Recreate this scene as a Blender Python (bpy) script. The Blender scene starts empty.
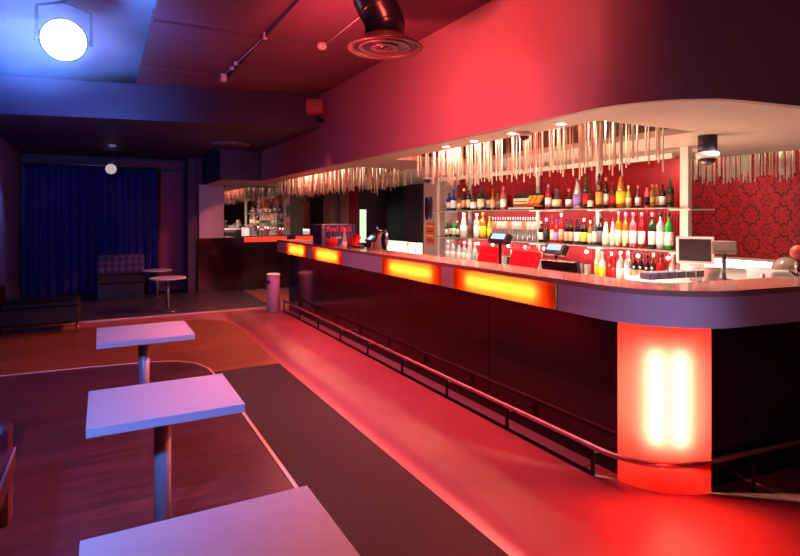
import bpy, bmesh, math, random
from mathutils import Vector, Matrix
random.seed(7)
C = bpy.context.scene.collection
S = bpy.context.scene
PI = math.pi

# ------------------------------------------------------------ camera, world, exposure
EYE = 1.5
cam_d = bpy.data.cameras.new('camera')
cam_d.sensor_fit = 'HORIZONTAL'; cam_d.sensor_width = 36
cam_d.lens = 36 * 550 / 800
cam_d.shift_y = -63 / 800
cam_d.clip_start = 0.05
cam = bpy.data.objects.new('camera', cam_d)
cam.location = (0, 0, EYE)
cam.rotation_euler = (PI / 2, 0, -math.atan2(298, 550))
C.objects.link(cam)
S.camera = cam
S.view_settings.view_transform = 'Standard'
S.view_settings.look = 'None'
S.view_settings.gamma = 1
S.view_settings.exposure = 0.0
S.view_settings.use_curve_mapping = False
S.cycles.max_bounces = 8
S.cycles.sample_clamp_indirect = 4.0
S.cycles.sample_clamp_direct = 0
S.cycles.caustics_reflective = False
S.cycles.caustics_refractive = False

w = bpy.data.worlds.new('World'); S.world = w
w.use_nodes = True
w.node_tree.nodes['Background'].inputs[0].default_value = (0.10, 0.03, 0.12, 1)
w.node_tree.nodes['Background'].inputs[1].default_value = 0.02

def aim(o, tgt):
    o.rotation_euler = (Vector(tgt) - o.location).to_track_quat('-Z', 'Y').to_euler()

def spot(name, loc, tgt, energy, col, size=60, blend=0.6, rad=0.08):
    l = bpy.data.lights.new(name, 'SPOT'); l.energy = energy; l.color = col
    l.spot_size = math.radians(size); l.spot_blend = blend; l.shadow_soft_size = rad
    o = bpy.data.objects.new(name, l); o.location = loc; aim(o, tgt); C.objects.link(o); return o

def point(name, loc, energy, col, rad=0.05):
    l = bpy.data.lights.new(name, 'POINT'); l.energy = energy; l.color = col; l.shadow_soft_size = rad
    o = bpy.data.objects.new(name, l); o.location = loc; C.objects.link(o); return o

def area(name, loc, tgt, energy, col, sx, sy):
    l = bpy.data.lights.new(name, 'AREA'); l.energy = energy; l.color = col
    l.shape = 'RECTANGLE'; l.size = sx; l.size_y = sy
    o = bpy.data.objects.new(name, l); o.location = loc          # sx runs along the bar (world Y)
    z = (Vector(loc) - Vector(tgt)).normalized(); x = Vector((0, 1, 0)); x = (x - z*x.dot(z)).normalized()
    y = z.cross(x)
    o.rotation_euler = Matrix((x, y, z)).transposed().to_euler()
    C.objects.link(o); return o

BLUE = (0.15, 0.29, 1.0); RED = (1.0, 0.07, 0.07); PINK = (1.0, 0.17, 0.20); WARM = (1.0, 0.80, 0.62)
# club lamps and added fill spots: a blue wash from behind the camera, a red flood by the bulkhead, pink floods over the aisle
spot('blue_wash', (-1.1, -0.2, 2.7), (-0.30, 3.0, 0.6), 780, BLUE, 58, 1.0, 0.12)
spot('blue_fascia_wash', (0.3, -1.2, 2.0), (2.5, 1.9, 0.90), 270, (0.45, 0.42, 1.0), 14, 1.0, 0.12)
spot('blue_curtain_wash', (-0.4, 8.9, 2.5), (-0.3, 11.6, 0.9), 7, (0.02, 0.03, 1.0), 70, 1.0, 0.1)
spot('blue_side_wash', (-0.75, 9.2, 2.2), (-1.25, 9.3, 1.4), 45, (0.25, 0.28, 1.0), 75, 1.0, 0.1)  # spot added for the blue streak on the left wall
spot('mauve_front_wash', (0.6, -1.6, 2.0), (3.0, 1.6, 1.3), 28, (0.7, 0.5, 0.9), 60, 1.0, 0.2)  # fill added behind the camera to lift the corner fascia
spot('red_flood', (1.2, 3.25, 2.15), (2.45, 3.8, 2.7), 155, (1.0, 0.095, 0.10), 165, 0.8, 0.10)
point('red_ceiling_glow', (1.42, 2.7, 2.86), 20, (1.0, 0.12, 0.09), 0.04)  # small light added close under the panels to redden them
spot('red_floor_flood', (0.7, 3.2, 2.9), (0.6, 4.2, 0), 12, (1.0, 0.01, 0.03), 115, 0.9, 0.10)
spot('red_aisle_flood', (2.2, 2.9, 2.95), (1.9, 2.4, 0), 55, (1.0, 0.05, 0.05), 70, 0.9, 0.10)
spot('red_far_aisle_flood', (2.2, 6.2, 2.5), (1.9, 6.6, 0), 60, (1.0, 0.18, 0.16), 70, 0.9, 0.10)
spot('orange_floor_flood', (1.3, 6.2, 2.5), (1.3, 6.6, 0), 36, (1.0, 0.20, 0.03), 50, 1.0, 0.5)
area('bar_throw_near', (3.155, 3.3, 2.32), (0.8, 3.0, 0.7), 620, (1.0, 0.19, 0.16), 2.4, 0.04)
area('bar_throw_far', (3.155, 7.6, 2.32), (0.8, 7.3, 0.7), 260, (1.0, 0.22, 0.18), 2.4, 0.04)
spot('pink_fascia_fill', (0.6, 4.6, 2.0), (2.36, 5.4, 1.05), 24, (1.0, 0.33, 0.30), 50, 1.0, 0.2)  # fill added to warm the fascia between the lit panels
spot('plum_wall_fill', (0.4, 8.6, 2.3), (1.1, 11.7, 1.0), 25, (1.0, 0.05, 0.22), 40, 0.9, 0.1)  # bodiless spot added to redden the plum wall alone

# ------------------------------------------------------------ mesh helpers
class MB:
    def __init__(s): s.v = []; s.f = []; s.sm = []
    def add(s, vs, fs, smooth=False):
        n = len(s.v); s.v += [tuple(v) for v in vs]
        s.f += [tuple(n + i for i in f) for f in fs]; s.sm += [smooth] * len(fs); return s
    def box(s, x0, x1, y0, y1, z0, z1):
        return s.add([(x0,y0,z0),(x1,y0,z0),(x1,y1,z0),(x0,y1,z0),(x0,y0,z1),(x1,y0,z1),(x1,y1,z1),(x0,y1,z1)],
                     [(3,2,1,0),(4,5,6,7),(0,1,5,4),(1,2,6,5),(2,3,7,6),(3,0,4,7)])
    def mbox(s, M, sx, sy, sz):
        n = len(s.v); s.box(-sx/2, sx/2, -sy/2, sy/2, -sz/2, sz/2)
        for i in range(n, len(s.v)): s.v[i] = tuple(M @ Vector(s.v[i]))
        return s
    def prism(s, poly, z0, z1):
        n = len(poly)
        a = sum(poly[i][0]*poly[(i+1)%n][1]-poly[(i+1)%n][0]*poly[i][1] for i in range(n))
        if a < 0: poly = poly[::-1]
        return s.add([(x,y,z0) for x,y in poly] + [(x,y,z1) for x,y in poly],
                     [tuple(range(n))[::-1], tuple(range(n, 2*n))] + [(i,(i+1)%n,n+(i+1)%n,n+i) for i in range(n)])
    def lathe(s, prof, c=(0,0,0), n=16, M=None):
        vs = []; fs = []
        for r, z in prof:
            for k in range(n):
                a = 2*PI*k/n; p = Vector((r*math.cos(a), r*math.sin(a), z))
                if M: p = M @ p
                vs.append((p.x+c[0], p.y+c[1], p.z+c[2]))
        for i in range(len(prof)-1):
            for k in range(n):
                a, b = i*n+k, i*n+(k+1)%n
                fs.append((a, b, b+n, a+n))
        fs.append(tuple(range(n))[::-1]); m = (len(prof)-1)*n; fs.append(tuple(range(m, m+n)))
        s.add(vs, fs, True); s.sm[-1] = s.sm[-2] = False; return s
    def sweep(s, path, r, n=10, cap=True):
        P = [Vector(p) for p in path]; vs = []; fs = []; up = None
        for i, p in enumerate(P):
            t = ((P[min(i+1, len(P)-1)] - P[max(i-1, 0)])).normalized()
            if up is None: up = Vector((0,0,1)) if abs(t.z) < 0.9 else Vector((1,0,0))
            a = t.cross(up).normalized(); b = a.cross(t).normalized(); up = b
            rr = r[i] if isinstance(r, (list, tuple)) else r
            for k in range(n):
                q = p + rr*(math.cos(2*PI*k/n)*a + math.sin(2*PI*k/n)*b); vs.append(q)
        for i in range(len(P)-1):
            for k in range(n):
                x, y = i*n+k, i*n+(k+1)%n; fs.append((x, y, y+n, x+n))
        s.add(vs, fs, True)
        if cap:
            m = len(s.v) - n; k0 = len(s.v) - len(vs)
            s.f.append(tuple(range(k0, k0+n))[::-1]); s.f.append(tuple(range(m, m+n))); s.sm += [False, False]
        return s
    def tube(s, a, b, r, n=10): return s.sweep([a, b], r, n)
    def ball(s, c, r, n=12, zs=1.0, lo=-1.0, hi=1.0):
        prof = []
        m = n
        for i in range(m+1):
            a = -PI/2 + PI*i/m
            z = math.sin(a)
            if lo-1e-6 <= z <= hi+1e-6: prof.append((max(r*math.cos(a), 1e-4), r*z*zs))
        return s.lathe(prof, c, n*2)

def mesh(name, mb, m, org=(0,0,0), bevel=0, solid_n=True):
    me = bpy.data.meshes.new(name)
    o = Vector(org)
    me.from_pydata([tuple(Vector(v)-o) for v in mb.v], [], mb.f)
    me.polygons.foreach_set('use_smooth', mb.sm)
    me.materials.append(m)
    bm = bmesh.new(); bm.from_mesh(me); bmesh.ops.recalc_face_normals(bm, faces=bm.faces); bm.to_mesh(me); bm.free()
    me.update()
    return me

def obj(name, mb, m, parent=None, bevel=0, org=None):
    if org is None:
        org = (0, 0, 0)
        if parent is not None:
            org = parent.get('_org', (0,0,0))
    me = mesh(name, mb, m, org)
    ob = bpy.data.objects.new(name, me); C.objects.link(ob)
    if parent is not None:
        ob.parent = parent
        ob['_org'] = list(org)
    else: ob.location = org; ob['_org'] = list(org)
    if bevel:
        b = ob.modifiers.new('bevel', 'BEVEL'); b.width = bevel; b.segments = 2; b.limit_method = 'ANGLE'
    return ob

def thing(name, label, cat, loc=(0,0,0), group=None):
    o = bpy.data.objects.new(name, None); o.empty_display_size = 0.05
    C.objects.link(o); o.location = loc; o['_org'] = list(loc)
    o['label'] = label; o['category'] = cat
    if group: o['group'] = group
    return o

def tag(o, label, cat, group=None):
    o['label'] = label; o['category'] = cat
    if group: o['group'] = group
    return o

def struct(name, mb, m, parent=None, bevel=0):
    o = obj(name, mb, m, parent, bevel)
    if parent is None: o['kind'] = 'structure'
    return o

def ctr(mb):
    xs = [v[0] for v in mb.v]; ys = [v[1] for v in mb.v]; zs = [v[2] for v in mb.v]
    return ((min(xs)+max(xs))/2, (min(ys)+max(ys))/2, min(zs))

def single(name, mb, m, label, cat, group=None, bevel=0):
    return tag(obj(name, mb, m, None, bevel, ctr(mb)), label, cat, group)

# ------------------------------------------------------------ materials
def lin(c):
    return tuple(((x/255)/12.92 if x/255 <= 0.04045 else ((x/255+0.055)/1.055)**2.4) for x in c)

class X:
    """tiny expression wrapper over math nodes"""
    def __init__(s, nt, v): s.nt = nt; s.v = v
    def op(s, o, *a):
        n = s.nt.nodes.new('ShaderNodeMath'); n.operation = o
        for i, q in enumerate((s,)+a):
            q = q.v if isinstance(q, X) else q
            if isinstance(q, (int, float)): n.inputs[i].default_value = q
            else: s.nt.links.new(q, n.inputs[i])
        return X(s.nt, n.outputs[0])
    def __add__(s, o): return s.op('ADD', o)
    def __sub__(s, o): return s.op('SUBTRACT', o)
    def __mul__(s, o): return s.op('MULTIPLY', o)
    def __truediv__(s, o): return s.op('DIVIDE', o)

_m = {}
def mat(name, col, rough=0.5, metal=0.0, var=0.12, scale=8.0, bump=0.0, bscale=60.0, trans=0.0, emit=None, es=0.0, coat=0.0, spec=0.5, ior=1.45, stretch=None, srgb=True):
    if name in _m: return _m[name]
    m = bpy.data.materials.new(name); m.use_nodes = True; nt = m.node_tree
    b = nt.nodes['Principled BSDF']
    c = lin(col) if srgb else col
    tc = nt.nodes.new('ShaderNodeTexCoord')
    vec = tc.outputs['Object']
    if stretch:
        mp = nt.nodes.new('ShaderNodeMapping'); mp.inputs['Scale'].default_value = stretch
        nt.links.new(vec, mp.inputs[0]); vec = mp.outputs[0]
    nz = nt.nodes.new('ShaderNodeTexNoise'); nz.inputs['Scale'].default_value = scale; nz.inputs['Detail'].default_value = 4
    nt.links.new(vec, nz.inputs['Vector'])
    rp = nt.nodes.new('ShaderNodeValToRGB')
    rp.color_ramp.elements[0].position = 0.3; rp.color_ramp.elements[1].position = 0.7
    rp.color_ramp.elements[0].color = tuple(x*(1-var) for x in c)+(1,)
    rp.color_ramp.elements[1].color = tuple(min(1, x*(1+var)) for x in c)+(1,)
    nt.links.new(nz.outputs['Fac'], rp.inputs[0]); nt.links.new(rp.outputs[0], b.inputs['Base Color'])
    b.inputs['Roughness'].default_value = rough; b.inputs['Metallic'].default_value = metal
    b.inputs['Transmission Weight'].default_value = trans; b.inputs['IOR'].default_value = ior
    b.inputs['Coat Weight'].default_value = coat; b.inputs['Coat Roughness'].default_value = 0.08
    b.inputs['Specular IOR Level'].default_value = spec
    if emit:
        b.inputs['Emission Color'].default_value = tuple(emit)+(1,); b.inputs['Emission Strength'].default_value = es
    if bump:
        n2 = nt.nodes.new('ShaderNodeTexNoise'); n2.inputs['Scale'].default_value = bscale
        nt.links.new(vec, n2.inputs['Vector'])
        bp = nt.nodes.new('ShaderNodeBump'); bp.inputs['Strength'].default_value = bump; bp.inputs['Distance'].default_value = 0.004
        nt.links.new(n2.outputs['Fac'], bp.inputs['Height']); nt.links.new(bp.outputs[0], b.inputs['Normal'])
    _m[name] = m
    return m

def emis(name, col, strength):
    if name in _m: return _m[name]
    m = bpy.data.materials.new(name); m.use_nodes = True; nt = m.node_tree
    nt.nodes.remove(nt.nodes['Principled BSDF'])
    e = nt.nodes.new('ShaderNodeEmission'); e.inputs[0].default_value = tuple(col)+(1,); e.inputs[1].default_value = strength
    nt.links.new(e.outputs[0], nt.nodes['Material Output'].inputs[0]); _m[name] = m
    return m

def translucent_panel(name, col, tw=0.8):
    m = bpy.data.materials.new(name); m.use_nodes = True; nt = m.node_tree
    b = nt.nodes['Principled BSDF']
    b.inputs['Base Color'].default_value = tuple(col)+(1,)
    b.inputs['Roughness'].default_value = 0.35
    t = nt.nodes.new('ShaderNodeBsdfTranslucent'); t.inputs[0].default_value = tuple(col)+(1,)
    mx = nt.nodes.new('ShaderNodeMixShader'); mx.inputs[0].default_value = tw
    nt.links.new(b.outputs[0], mx.inputs[1]); nt.links.new(t.outputs[0], mx.inputs[2])
    nt.links.new(mx.outputs[0], nt.nodes['Material Output'].inputs[0])
    return m

def wood_mat(name, c1, c2, along='x', plank=0.14, rough=0.35):
    m = bpy.data.materials.new(name); m.use_nodes = True; nt = m.node_tree
    b = nt.nodes['Principled BSDF']; tc = nt.nodes.new('ShaderNodeTexCoord')
    mp = nt.nodes.new('ShaderNodeMapping')
    mp.inputs['Scale'].default_value = (1.2, 14, 14) if along == 'x' else (14, 1.2, 14)
    nt.links.new(tc.outputs['Object'], mp.inputs[0])
    nz = nt.nodes.new('ShaderNodeTexNoise'); nz.inputs['Scale'].default_value = 2.2; nz.inputs['Detail'].default_value = 8
    nz.inputs['Distortion'].default_value = 1.0
    nt.links.new(mp.outputs[0], nz.inputs['Vector'])
    rp = nt.nodes.new('ShaderNodeValToRGB')
    rp.color_ramp.elements[0].position = 0.3; rp.color_ramp.elements[1].position = 0.72
    rp.color_ramp.elements[0].color = lin(c1)+(1,); rp.color_ramp.elements[1].color = lin(c2)+(1,)
    nt.links.new(nz.outputs['Fac'], rp.inputs[0])
    br = nt.nodes.new('ShaderNodeTexBrick')
    br.inputs['Scale'].default_value = 1.0; br.inputs['Brick Width'].default_value = 1.2; br.inputs['Row Height'].default_value = plank
    br.inputs['Mortar Size'].default_value = 0.0015; br.inputs['Color1'].default_value = (1,1,1,1); br.inputs['Color2'].default_value = (.72,.72,.72,1)
    br.inputs['Mortar'].default_value = (.25,.25,.25,1)
    if along == 'x': nt.links.new(tc.outputs['Object'], br.inputs['Vector'])
    else:
        m2 = nt.nodes.new('ShaderNodeMapping'); m2.inputs['Rotation'].default_value = (0,0,PI/2)
        nt.links.new(tc.outputs['Object'], m2.inputs[0]); nt.links.new(m2.outputs[0], br.inputs['Vector'])
    mx = nt.nodes.new('ShaderNodeMix'); mx.data_type = 'RGBA'; mx.blend_type = 'MULTIPLY'; mx.inputs[0].default_value = 1
    nt.links.new(rp.outputs[0], mx.inputs[6]); nt.links.new(br.outputs['Color'], mx.inputs[7])
    nt.links.new(mx.outputs[2], b.inputs['Base Color'])
    b.inputs['Roughness'].default_value = rough
    bp = nt.nodes.new('ShaderNodeBump'); bp.inputs['Strength'].default_value = 0.15; bp.inputs['Distance'].default_value = 0.002
    nt.links.new(nz.outputs['Fac'], bp.inputs['Height']); nt.links.new(bp.outputs[0], b.inputs['Normal'])
    return m

def carpet_mat():
    m = bpy.data.materials.new('carpet_weave'); m.use_nodes = True; nt = m.node_tree
    b = nt.nodes['Principled BSDF']; tc = nt.nodes.new('ShaderNodeTexCoord')
    vo = nt.nodes.new('ShaderNodeTexVoronoi'); vo.inputs['Scale'].default_value = 75; vo.inputs['Randomness'].default_value = 0.25
    nt.links.new(tc.outputs['Object'], vo.inputs['Vector'])
    rp = nt.nodes.new('ShaderNodeValToRGB')
    rp.color_ramp.elements[0].position = 0.15; rp.color_ramp.elements[0].color = lin((92, 56, 54))+(1,)
    rp.color_ramp.elements[1].position = 0.42; rp.color_ramp.elements[1].color = lin((30, 19, 21))+(1,)
    nt.links.new(vo.outputs['Distance'], rp.inputs[0]); nt.links.new(rp.outputs[0], b.inputs['Base Color'])
    b.inputs['Roughness'].default_value = 0.95
    bp = nt.nodes.new('ShaderNodeBump'); bp.inputs['Strength'].default_value = 0.5; bp.inputs['Distance'].default_value = 0.004; bp.invert = True
    nt.links.new(vo.outputs['Distance'], bp.inputs['Height']); nt.links.new(bp.outputs[0], b.inputs['Normal'])
    return m

def mesh_strip_mat():
    m = bpy.data.materials.new('perforated_metal'); m.use_nodes = True; nt = m.node_tree
    b = nt.nodes['Principled BSDF']; tc = nt.nodes.new('ShaderNodeTexCoord')
    vo = nt.nodes.new('ShaderNodeTexVoronoi'); vo.inputs['Scale'].default_value = 70; vo.inputs['Randomness'].default_value = 0.0
    nt.links.new(tc.outputs['Object'], vo.inputs['Vector'])
    rp = nt.nodes.new('ShaderNodeValToRGB')
    rp.color_ramp.elements[0].position = 0.25; rp.color_ramp.elements[0].color = (0.01, 0.01, 0.01, 1)
    rp.color_ramp.elements[1].position = 0.35; rp.color_ramp.elements[1].color = (0.16, 0.10, 0.10, 1)
    nt.links.new(vo.outputs['Distance'], rp.inputs[0]); nt.links.new(rp.outputs[0], b.inputs['Base Color'])
    b.inputs['Metallic'].default_value = 0.3; b.inputs['Roughness'].default_value = 0.6
    return m

def damask_mat():
    m = bpy.data.materials.new('damask_wallpaper'); m.use_nodes = True; nt = m.node_tree
    b = nt.nodes['Principled BSDF']; tc = nt.nodes.new('ShaderNodeTexCoord')
    sp = nt.nodes.new('ShaderNodeSeparateXYZ'); nt.links.new(tc.outputs['Object'], sp.inputs[0])
    u = X(nt, sp.outputs[1]) / 0.30; v = X(nt, sp.outputs[2]) / 0.30
    def cell(u, v, ou, ov, sy=0.85):
        a = (u + ou).op('FRACT') - 0.5; c = ((v + ov).op('FRACT') - 0.5) * sy
        r = (a*a + c*c).op('SQRT'); ang = c.op('ARCTAN2', a)
        return a, c, r, ang
    def ring(r, R, wd): return ((r - R).op('ABSOLUTE')).op('LESS_THAN', wd)
    a, c, r, g = cell(u, v, 0.5, 0.5)
    dark = ring(r, (g*9.0).op('COSINE')*0.035 + 0.27, 0.034)
    dark = dark.op('MAXIMUM', ring(r, (g*5.0 + 1.57).op('COSINE')*0.05 + 0.12, 0.012))
    a2, c2, r2, g2 = cell(u, v, 0.0, 0.0)
    dark = dark.op('MAXIMUM', ring(r2, (g2*6.0).op('COSINE')*0.045 + 0.15, 0.028))
    dark = dark.op('MAXIMUM', r2.op('LESS_THAN', (g2*4.0).op('COSINE')*0.02 + 0.04))
    a3, c3, r3, g3 = cell(u, v, 0.0, 0.5)
    dark = dark.op('MAXIMUM', ring(r3, (g3*4.0).op('COSINE')*0.05 + 0.10, 0.018))
    a4, c4, r4, g4 = cell(u, v, 0.5, 0.0)
    dark = dark.op('MAXIMUM', ring(r4, (g4*3.0+1.57).op('COSINE')*0.04 + 0.08, 0.016))
    nz = nt.nodes.new('ShaderNodeTexNoise'); nz.inputs['Scale'].default_value = 45
    nt.links.new(tc.outputs['Object'], nz.inputs['Vector'])
    dark = dark.op('MAXIMUM', X(nt, nz.outputs['Fac']).op('GREATER_THAN', 0.60) * 0.55)
    mx = nt.nodes.new('ShaderNodeMix'); mx.data_type = 'RGBA'
    mx.inputs[6].default_value = lin((182, 30, 40))+(1,); mx.inputs[7].default_value = lin((98, 12, 20))+(1,)
    nt.links.new(dark.v, mx.inputs[0]); nt.links.new(mx.outputs[2], b.inputs['Base Color'])
    b.inputs['Roughness'].default_value = 0.6
    return m

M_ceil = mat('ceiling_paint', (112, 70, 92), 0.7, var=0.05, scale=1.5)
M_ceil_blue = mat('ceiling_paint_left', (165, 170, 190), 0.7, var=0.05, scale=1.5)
M_bulk = mat('bulkhead_paint', (170, 128, 130), 0.45, var=0.05, scale=1.2)
M_drop = mat('dropped_ceiling_paint', (50, 44, 70), 0.5, var=0.05)
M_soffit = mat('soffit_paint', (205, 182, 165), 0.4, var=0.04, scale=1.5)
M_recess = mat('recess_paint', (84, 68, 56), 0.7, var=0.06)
M_wall = mat('dark_wall_paint', (75, 55, 75), 0.7, var=0.06)
M_wall_left = mat('left_wall_paint', (110, 100, 125), 0.6, var=0.1)
M_panelpurple = mat('plum_wall_panel', (120, 45, 75), 0.6, var=0.06)
M_cream = mat('cream_wall_paint', (205, 185, 175), 0.5, var=0.04)
M_redwall = mat('red_edge_paint', (150, 14, 35), 0.5, var=0.05)
M_black = mat('black_lacquer', (30, 4, 10), 0.14, var=0.2, spec=0.6, scale=3)
M_blackmatte = mat('black_matte', (12, 10, 13), 0.5, var=0.2)
M_charcoal = mat('charcoal_panel', (52, 48, 52), 0.3, var=0.1)
M_floor = mat('aisle_floor', (150, 88, 82), 0.38, var=0.12, scale=2.5, bump=0.05, bscale=14)
M_farfloor = mat('far_floor', (70, 58, 66), 0.3, var=0.2, scale=3)
M_darkwood = wood_mat('dark_laminate', (58, 34, 44), (94, 58, 64), 'x')
M_orangewood = wood_mat('orange_wood', (100, 54, 30), (150, 88, 50), 'x')
M_carpet = carpet_mat()
M_trim = mat('aluminium_trim', (215, 190, 185), 0.35, metal=0.3, var=0.03)
M_table = mat('table_laminate', (196, 192, 205), 0.42, var=0.03, scale=3)
M_steel = mat('brushed_steel', (150, 150, 158), 0.28, metal=0.9, var=0.08, scale=30)
M_chrome = mat('chrome', (205, 200, 205), 0.12, metal=1.0, var=0.03)
M_rail = mat('dark_rail_metal', (205, 170, 165), 0.25, metal=0.7, var=0.05)
M_railfoot = mat('rail_black_metal', (26, 18, 20), 0.35, metal=0.4, var=0.05)
M_bin = mat('bin_steel', (232, 225, 228), 0.4, metal=0.0, var=0.04)
M_fascia = mat('fascia_laminate', (205, 188, 194), 0.35, var=0.04, scale=2)
M_ctop = mat('counter_top', (170, 130, 115), 0.16, var=0.08, scale=5, coat=0.3)
M_glowpanel = translucent_panel('red_translucent_acrylic', (1.0, 0.040, 0.006))
M_colpanel = translucent_panel('red_translucent_column', (1.0, 0.017, 0.012))
M_lamptube = emis('fluorescent_tube', (1.0, 0.85, 0.4), 200)
M_coltube = emis('column_tube', (1.0, 0.9, 0.7), 520)
M_white = mat('white_plastic', (225, 222, 220), 0.4, var=0.03)
M_boxin = mat('box_inside', (40, 20, 18), 0.8, var=0.02)
M_mirror = mat('mirror_glass', (165, 165, 170), 0.02, metal=1.0, var=0.0)
M_curtain = mat('navy_curtain', (34, 32, 110), 0.85, var=0.2, scale=5)
M_damask = damask_mat()
M_backred = mat('red_backing_panel', (160, 2, 22), 0.45, var=0.06)
M_frame = mat('shelf_frame_paint', (215, 200, 185), 0.4, var=0.03)
M_shelfglass = mat('shelf_glass', (200, 210, 200), 0.1, var=0.02, trans=0.6)
M_rod = mat('frosted_acrylic_rod', (226, 224, 196), 0.25, var=0.08, scale=20)
M_rodpink = mat('rod_pink_tint', (225, 190, 165), 0.25, var=0.08, scale=20)
M_worktop = mat('steel_worktop', (200, 195, 190), 0.3, metal=0.4, var=0.04)
M_led = emis('led_strip_white', (1.0, 0.80, 0.62), 14)
M_ledhot = emis('led_strip_bright', (1.0, 0.82, 0.66), 26)
M_ledred = emis('red_glow_strip', (1.0, 0.10, 0.03), 3.2)
M_down = emis('downlight_lens', (1.0, 0.85, 0.65), 25)
M_screen = emis('small_lcd', (0.55, 0.75, 1.0), 1.3)
M_sofa = mat('black_leatherette', (10, 7, 12), 0.65, var=0.2, bump=0.1)
M_sofared = mat('plum_leatherette', (78, 26, 40), 0.45, var=0.15, bump=0.1)

# ------------------------------------------------------------ setting: floor
SOF = 2.09
mb = MB().box(-1.3, 6.0, -2.6, 11.35, -0.12, 0.0)
floor = struct('floor', mb, M_floor)
T = 0.004
mb = MB().prism([(-1.3,-2.6),(0.93,-2.6),(0.93,5.2),(0.905,5.6),(0.82,5.86),(0.66,6.03),(0.45,6.12),(-0.10,6.20),(-1.3,6.28)], 0, T)
o = obj('wood_floor', mb, M_darkwood, floor)
mb = MB().prism([(0.93,-2.6),(1.57,-2.6),(1.57,5.45),(0.93,5.45)], 0, 0.007)
o = obj('carpet_runner', mb, M_carpet, floor)
mb = MB().prism([(-1.3,6.30),(-0.10,6.215),(0.46,6.135),(0.67,6.045),(0.835,5.87),(0.92,5.61),(0.945,5.45),(1.57,5.45),(1.60,7.3),(1.59,7.75),(1.50,8.05),(1.32,8.25),(1.05,8.32),(-1.3,8.45)], 0, T)
o = obj('orange_wood_floor', mb, M_orangewood, floor)
mb = MB()
path = [(-1.28,6.29),(-0.10,6.207),(0.45,6.127),(0.665,6.037),(0.828,5.865),(0.912,5.605),(0.937,5.2),(0.937,-2.6)]
for i in range(len(path)-1):
    a = Vector(path[i]); b = Vector(path[i+1]); d = (b-a).normalized(); n = Vector((-d.y, d.x))*0.011; e = d*0.004
    mb.prism([tuple(a-e+n), tuple(b+e+n), tuple(b+e-n), tuple(a-e-n)], 0, 0.009)
o = obj('floor_trim', mb, M_trim, floor)
mb = MB().box(-1.3, 2.45, 8.86, 11.3, 0, 0.012); o = obj('far_floor_panel', mb, M_farfloor, floor)
mb = MB().box(-1.3, 2.45, 8.82, 8.86, 0, 0.018); o = obj('floor_edge_strip', mb, M_trim, floor)
mb = MB().box(2.49, 2.62, 2.35, 8.2, 0, 0.005)
o = obj('perforated_strip', mb, mesh_strip_mat(), floor)

# ------------------------------------------------------------ walls and ceilings
YB = 11.25
struct('wall_left', MB().box(-1.35, -1.25, -2.6, YB+0.7, 0, 3.3), M_wall_left)
struct('wall_back_camera_side', MB().box(-1.35, 6.05, -2.7, -2.6, 0, 3.3), M_wall)
wr = struct('wall_right', MB().box(5.95, 6.05, -2.6, YB+0.1, 0, 3.3), M_damask)
# far wall: plum part behind curtain, mirror part
wf = struct('wall_far', MB().box(-1.25, 1.45, YB+0.5, YB+0.6, 0, 3.2).box(1.45, 1.60, YB-0.05, YB+0.6, 0, 3.2).box(1.60, 5.95, YB+0.02, YB+0.12, 0, 3.2), M_wall)
obj('plum_panel', MB().box(0.80, 1.40, YB+0.46, YB+0.5, 0.25, 2.35), M_panelpurple, wf)
obj('plum_frieze', MB().box(0.15, 1.40, YB+0.46, YB+0.5, 2.42, 2.54), M_panelpurple, wf)
# light panel + mirror + black lower wall
obj('pale_panel', MB().box(1.66, 2.12, YB-0.02, YB+0.02, 1.05, SOF), M_cream, wf)
struct('mirror_frame', MB(), M_cream) if False else None
mr = thing('wall_mirror', 'large frameless mirror on the far wall, reflecting the bottle shelves', 'mirror', (3.3, YB, 1.08))
obj('glass_panel', MB().box(2.13, 3.34, YB-0.015, YB+0.015, 1.05, SOF-0.005), M_mirror, mr)
obj('glass_panel', MB().box(3.345, 4.55, YB-0.015, YB+0.015, 1.05, SOF-0.005), M_mirror, mr)

# ceilings
YBm = lambda x: 6.54 + (2.36-x)*0.21     # slanted front of the dropped ceiling
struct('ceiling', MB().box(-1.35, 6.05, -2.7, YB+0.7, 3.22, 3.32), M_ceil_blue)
# hung ceiling panels, slightly uneven
cp = thing('ceiling_raft', 'flat suspended ceiling panels with dark joints above the aisle', 'ceiling panels', (1.4, 3, 3.0))
def raft(x0, x1, y0, y1, zn, zf, th=0.10):
    m_ = MB().add([(x0,y0,zn),(x1,y0,zn),(x1,y1,zf),(x0,y1,zf),(x0,y0,zn+th),(x1,y0,zn+th),(x1,y1,zf+th*.4),(x0,y1,zf+th*.4)],
                  [(3,2,1,0),(4,5,6,7),(0,1,5,4),(1,2,6,5),(2,3,7,6),(3,0,4,7)])
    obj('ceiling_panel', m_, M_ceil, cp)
ys = [-1.0, 1.55, 3.08, 4.60, 6.12, 7.4]
for i in range(5):
    y1 = ys[i+1]
    raft(0.345, 1.175, ys[i]+0.012, y1-0.012, 2.985, 3.0)
    raft(1.195, 2.40, ys[i]+0.012, y1-0.012, 3.0, 3.0)
obj('shade_lip', MB().box(1.177, 1.193, -1.0, 6.1, 2.955, 2.999), M_ceil, cp)  # lip added to shade the left panels from the red ceiling light
# dropped ceiling at the far end
poly = [(-1.26, YBm(-1.26)), (2.42, YBm(2.42)), (2.42, YB+0.6), (-1.26, YB+0.6)]
struct('ceiling_dropped', MB().prism(poly, 2.59, 3.0), M_drop)

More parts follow.
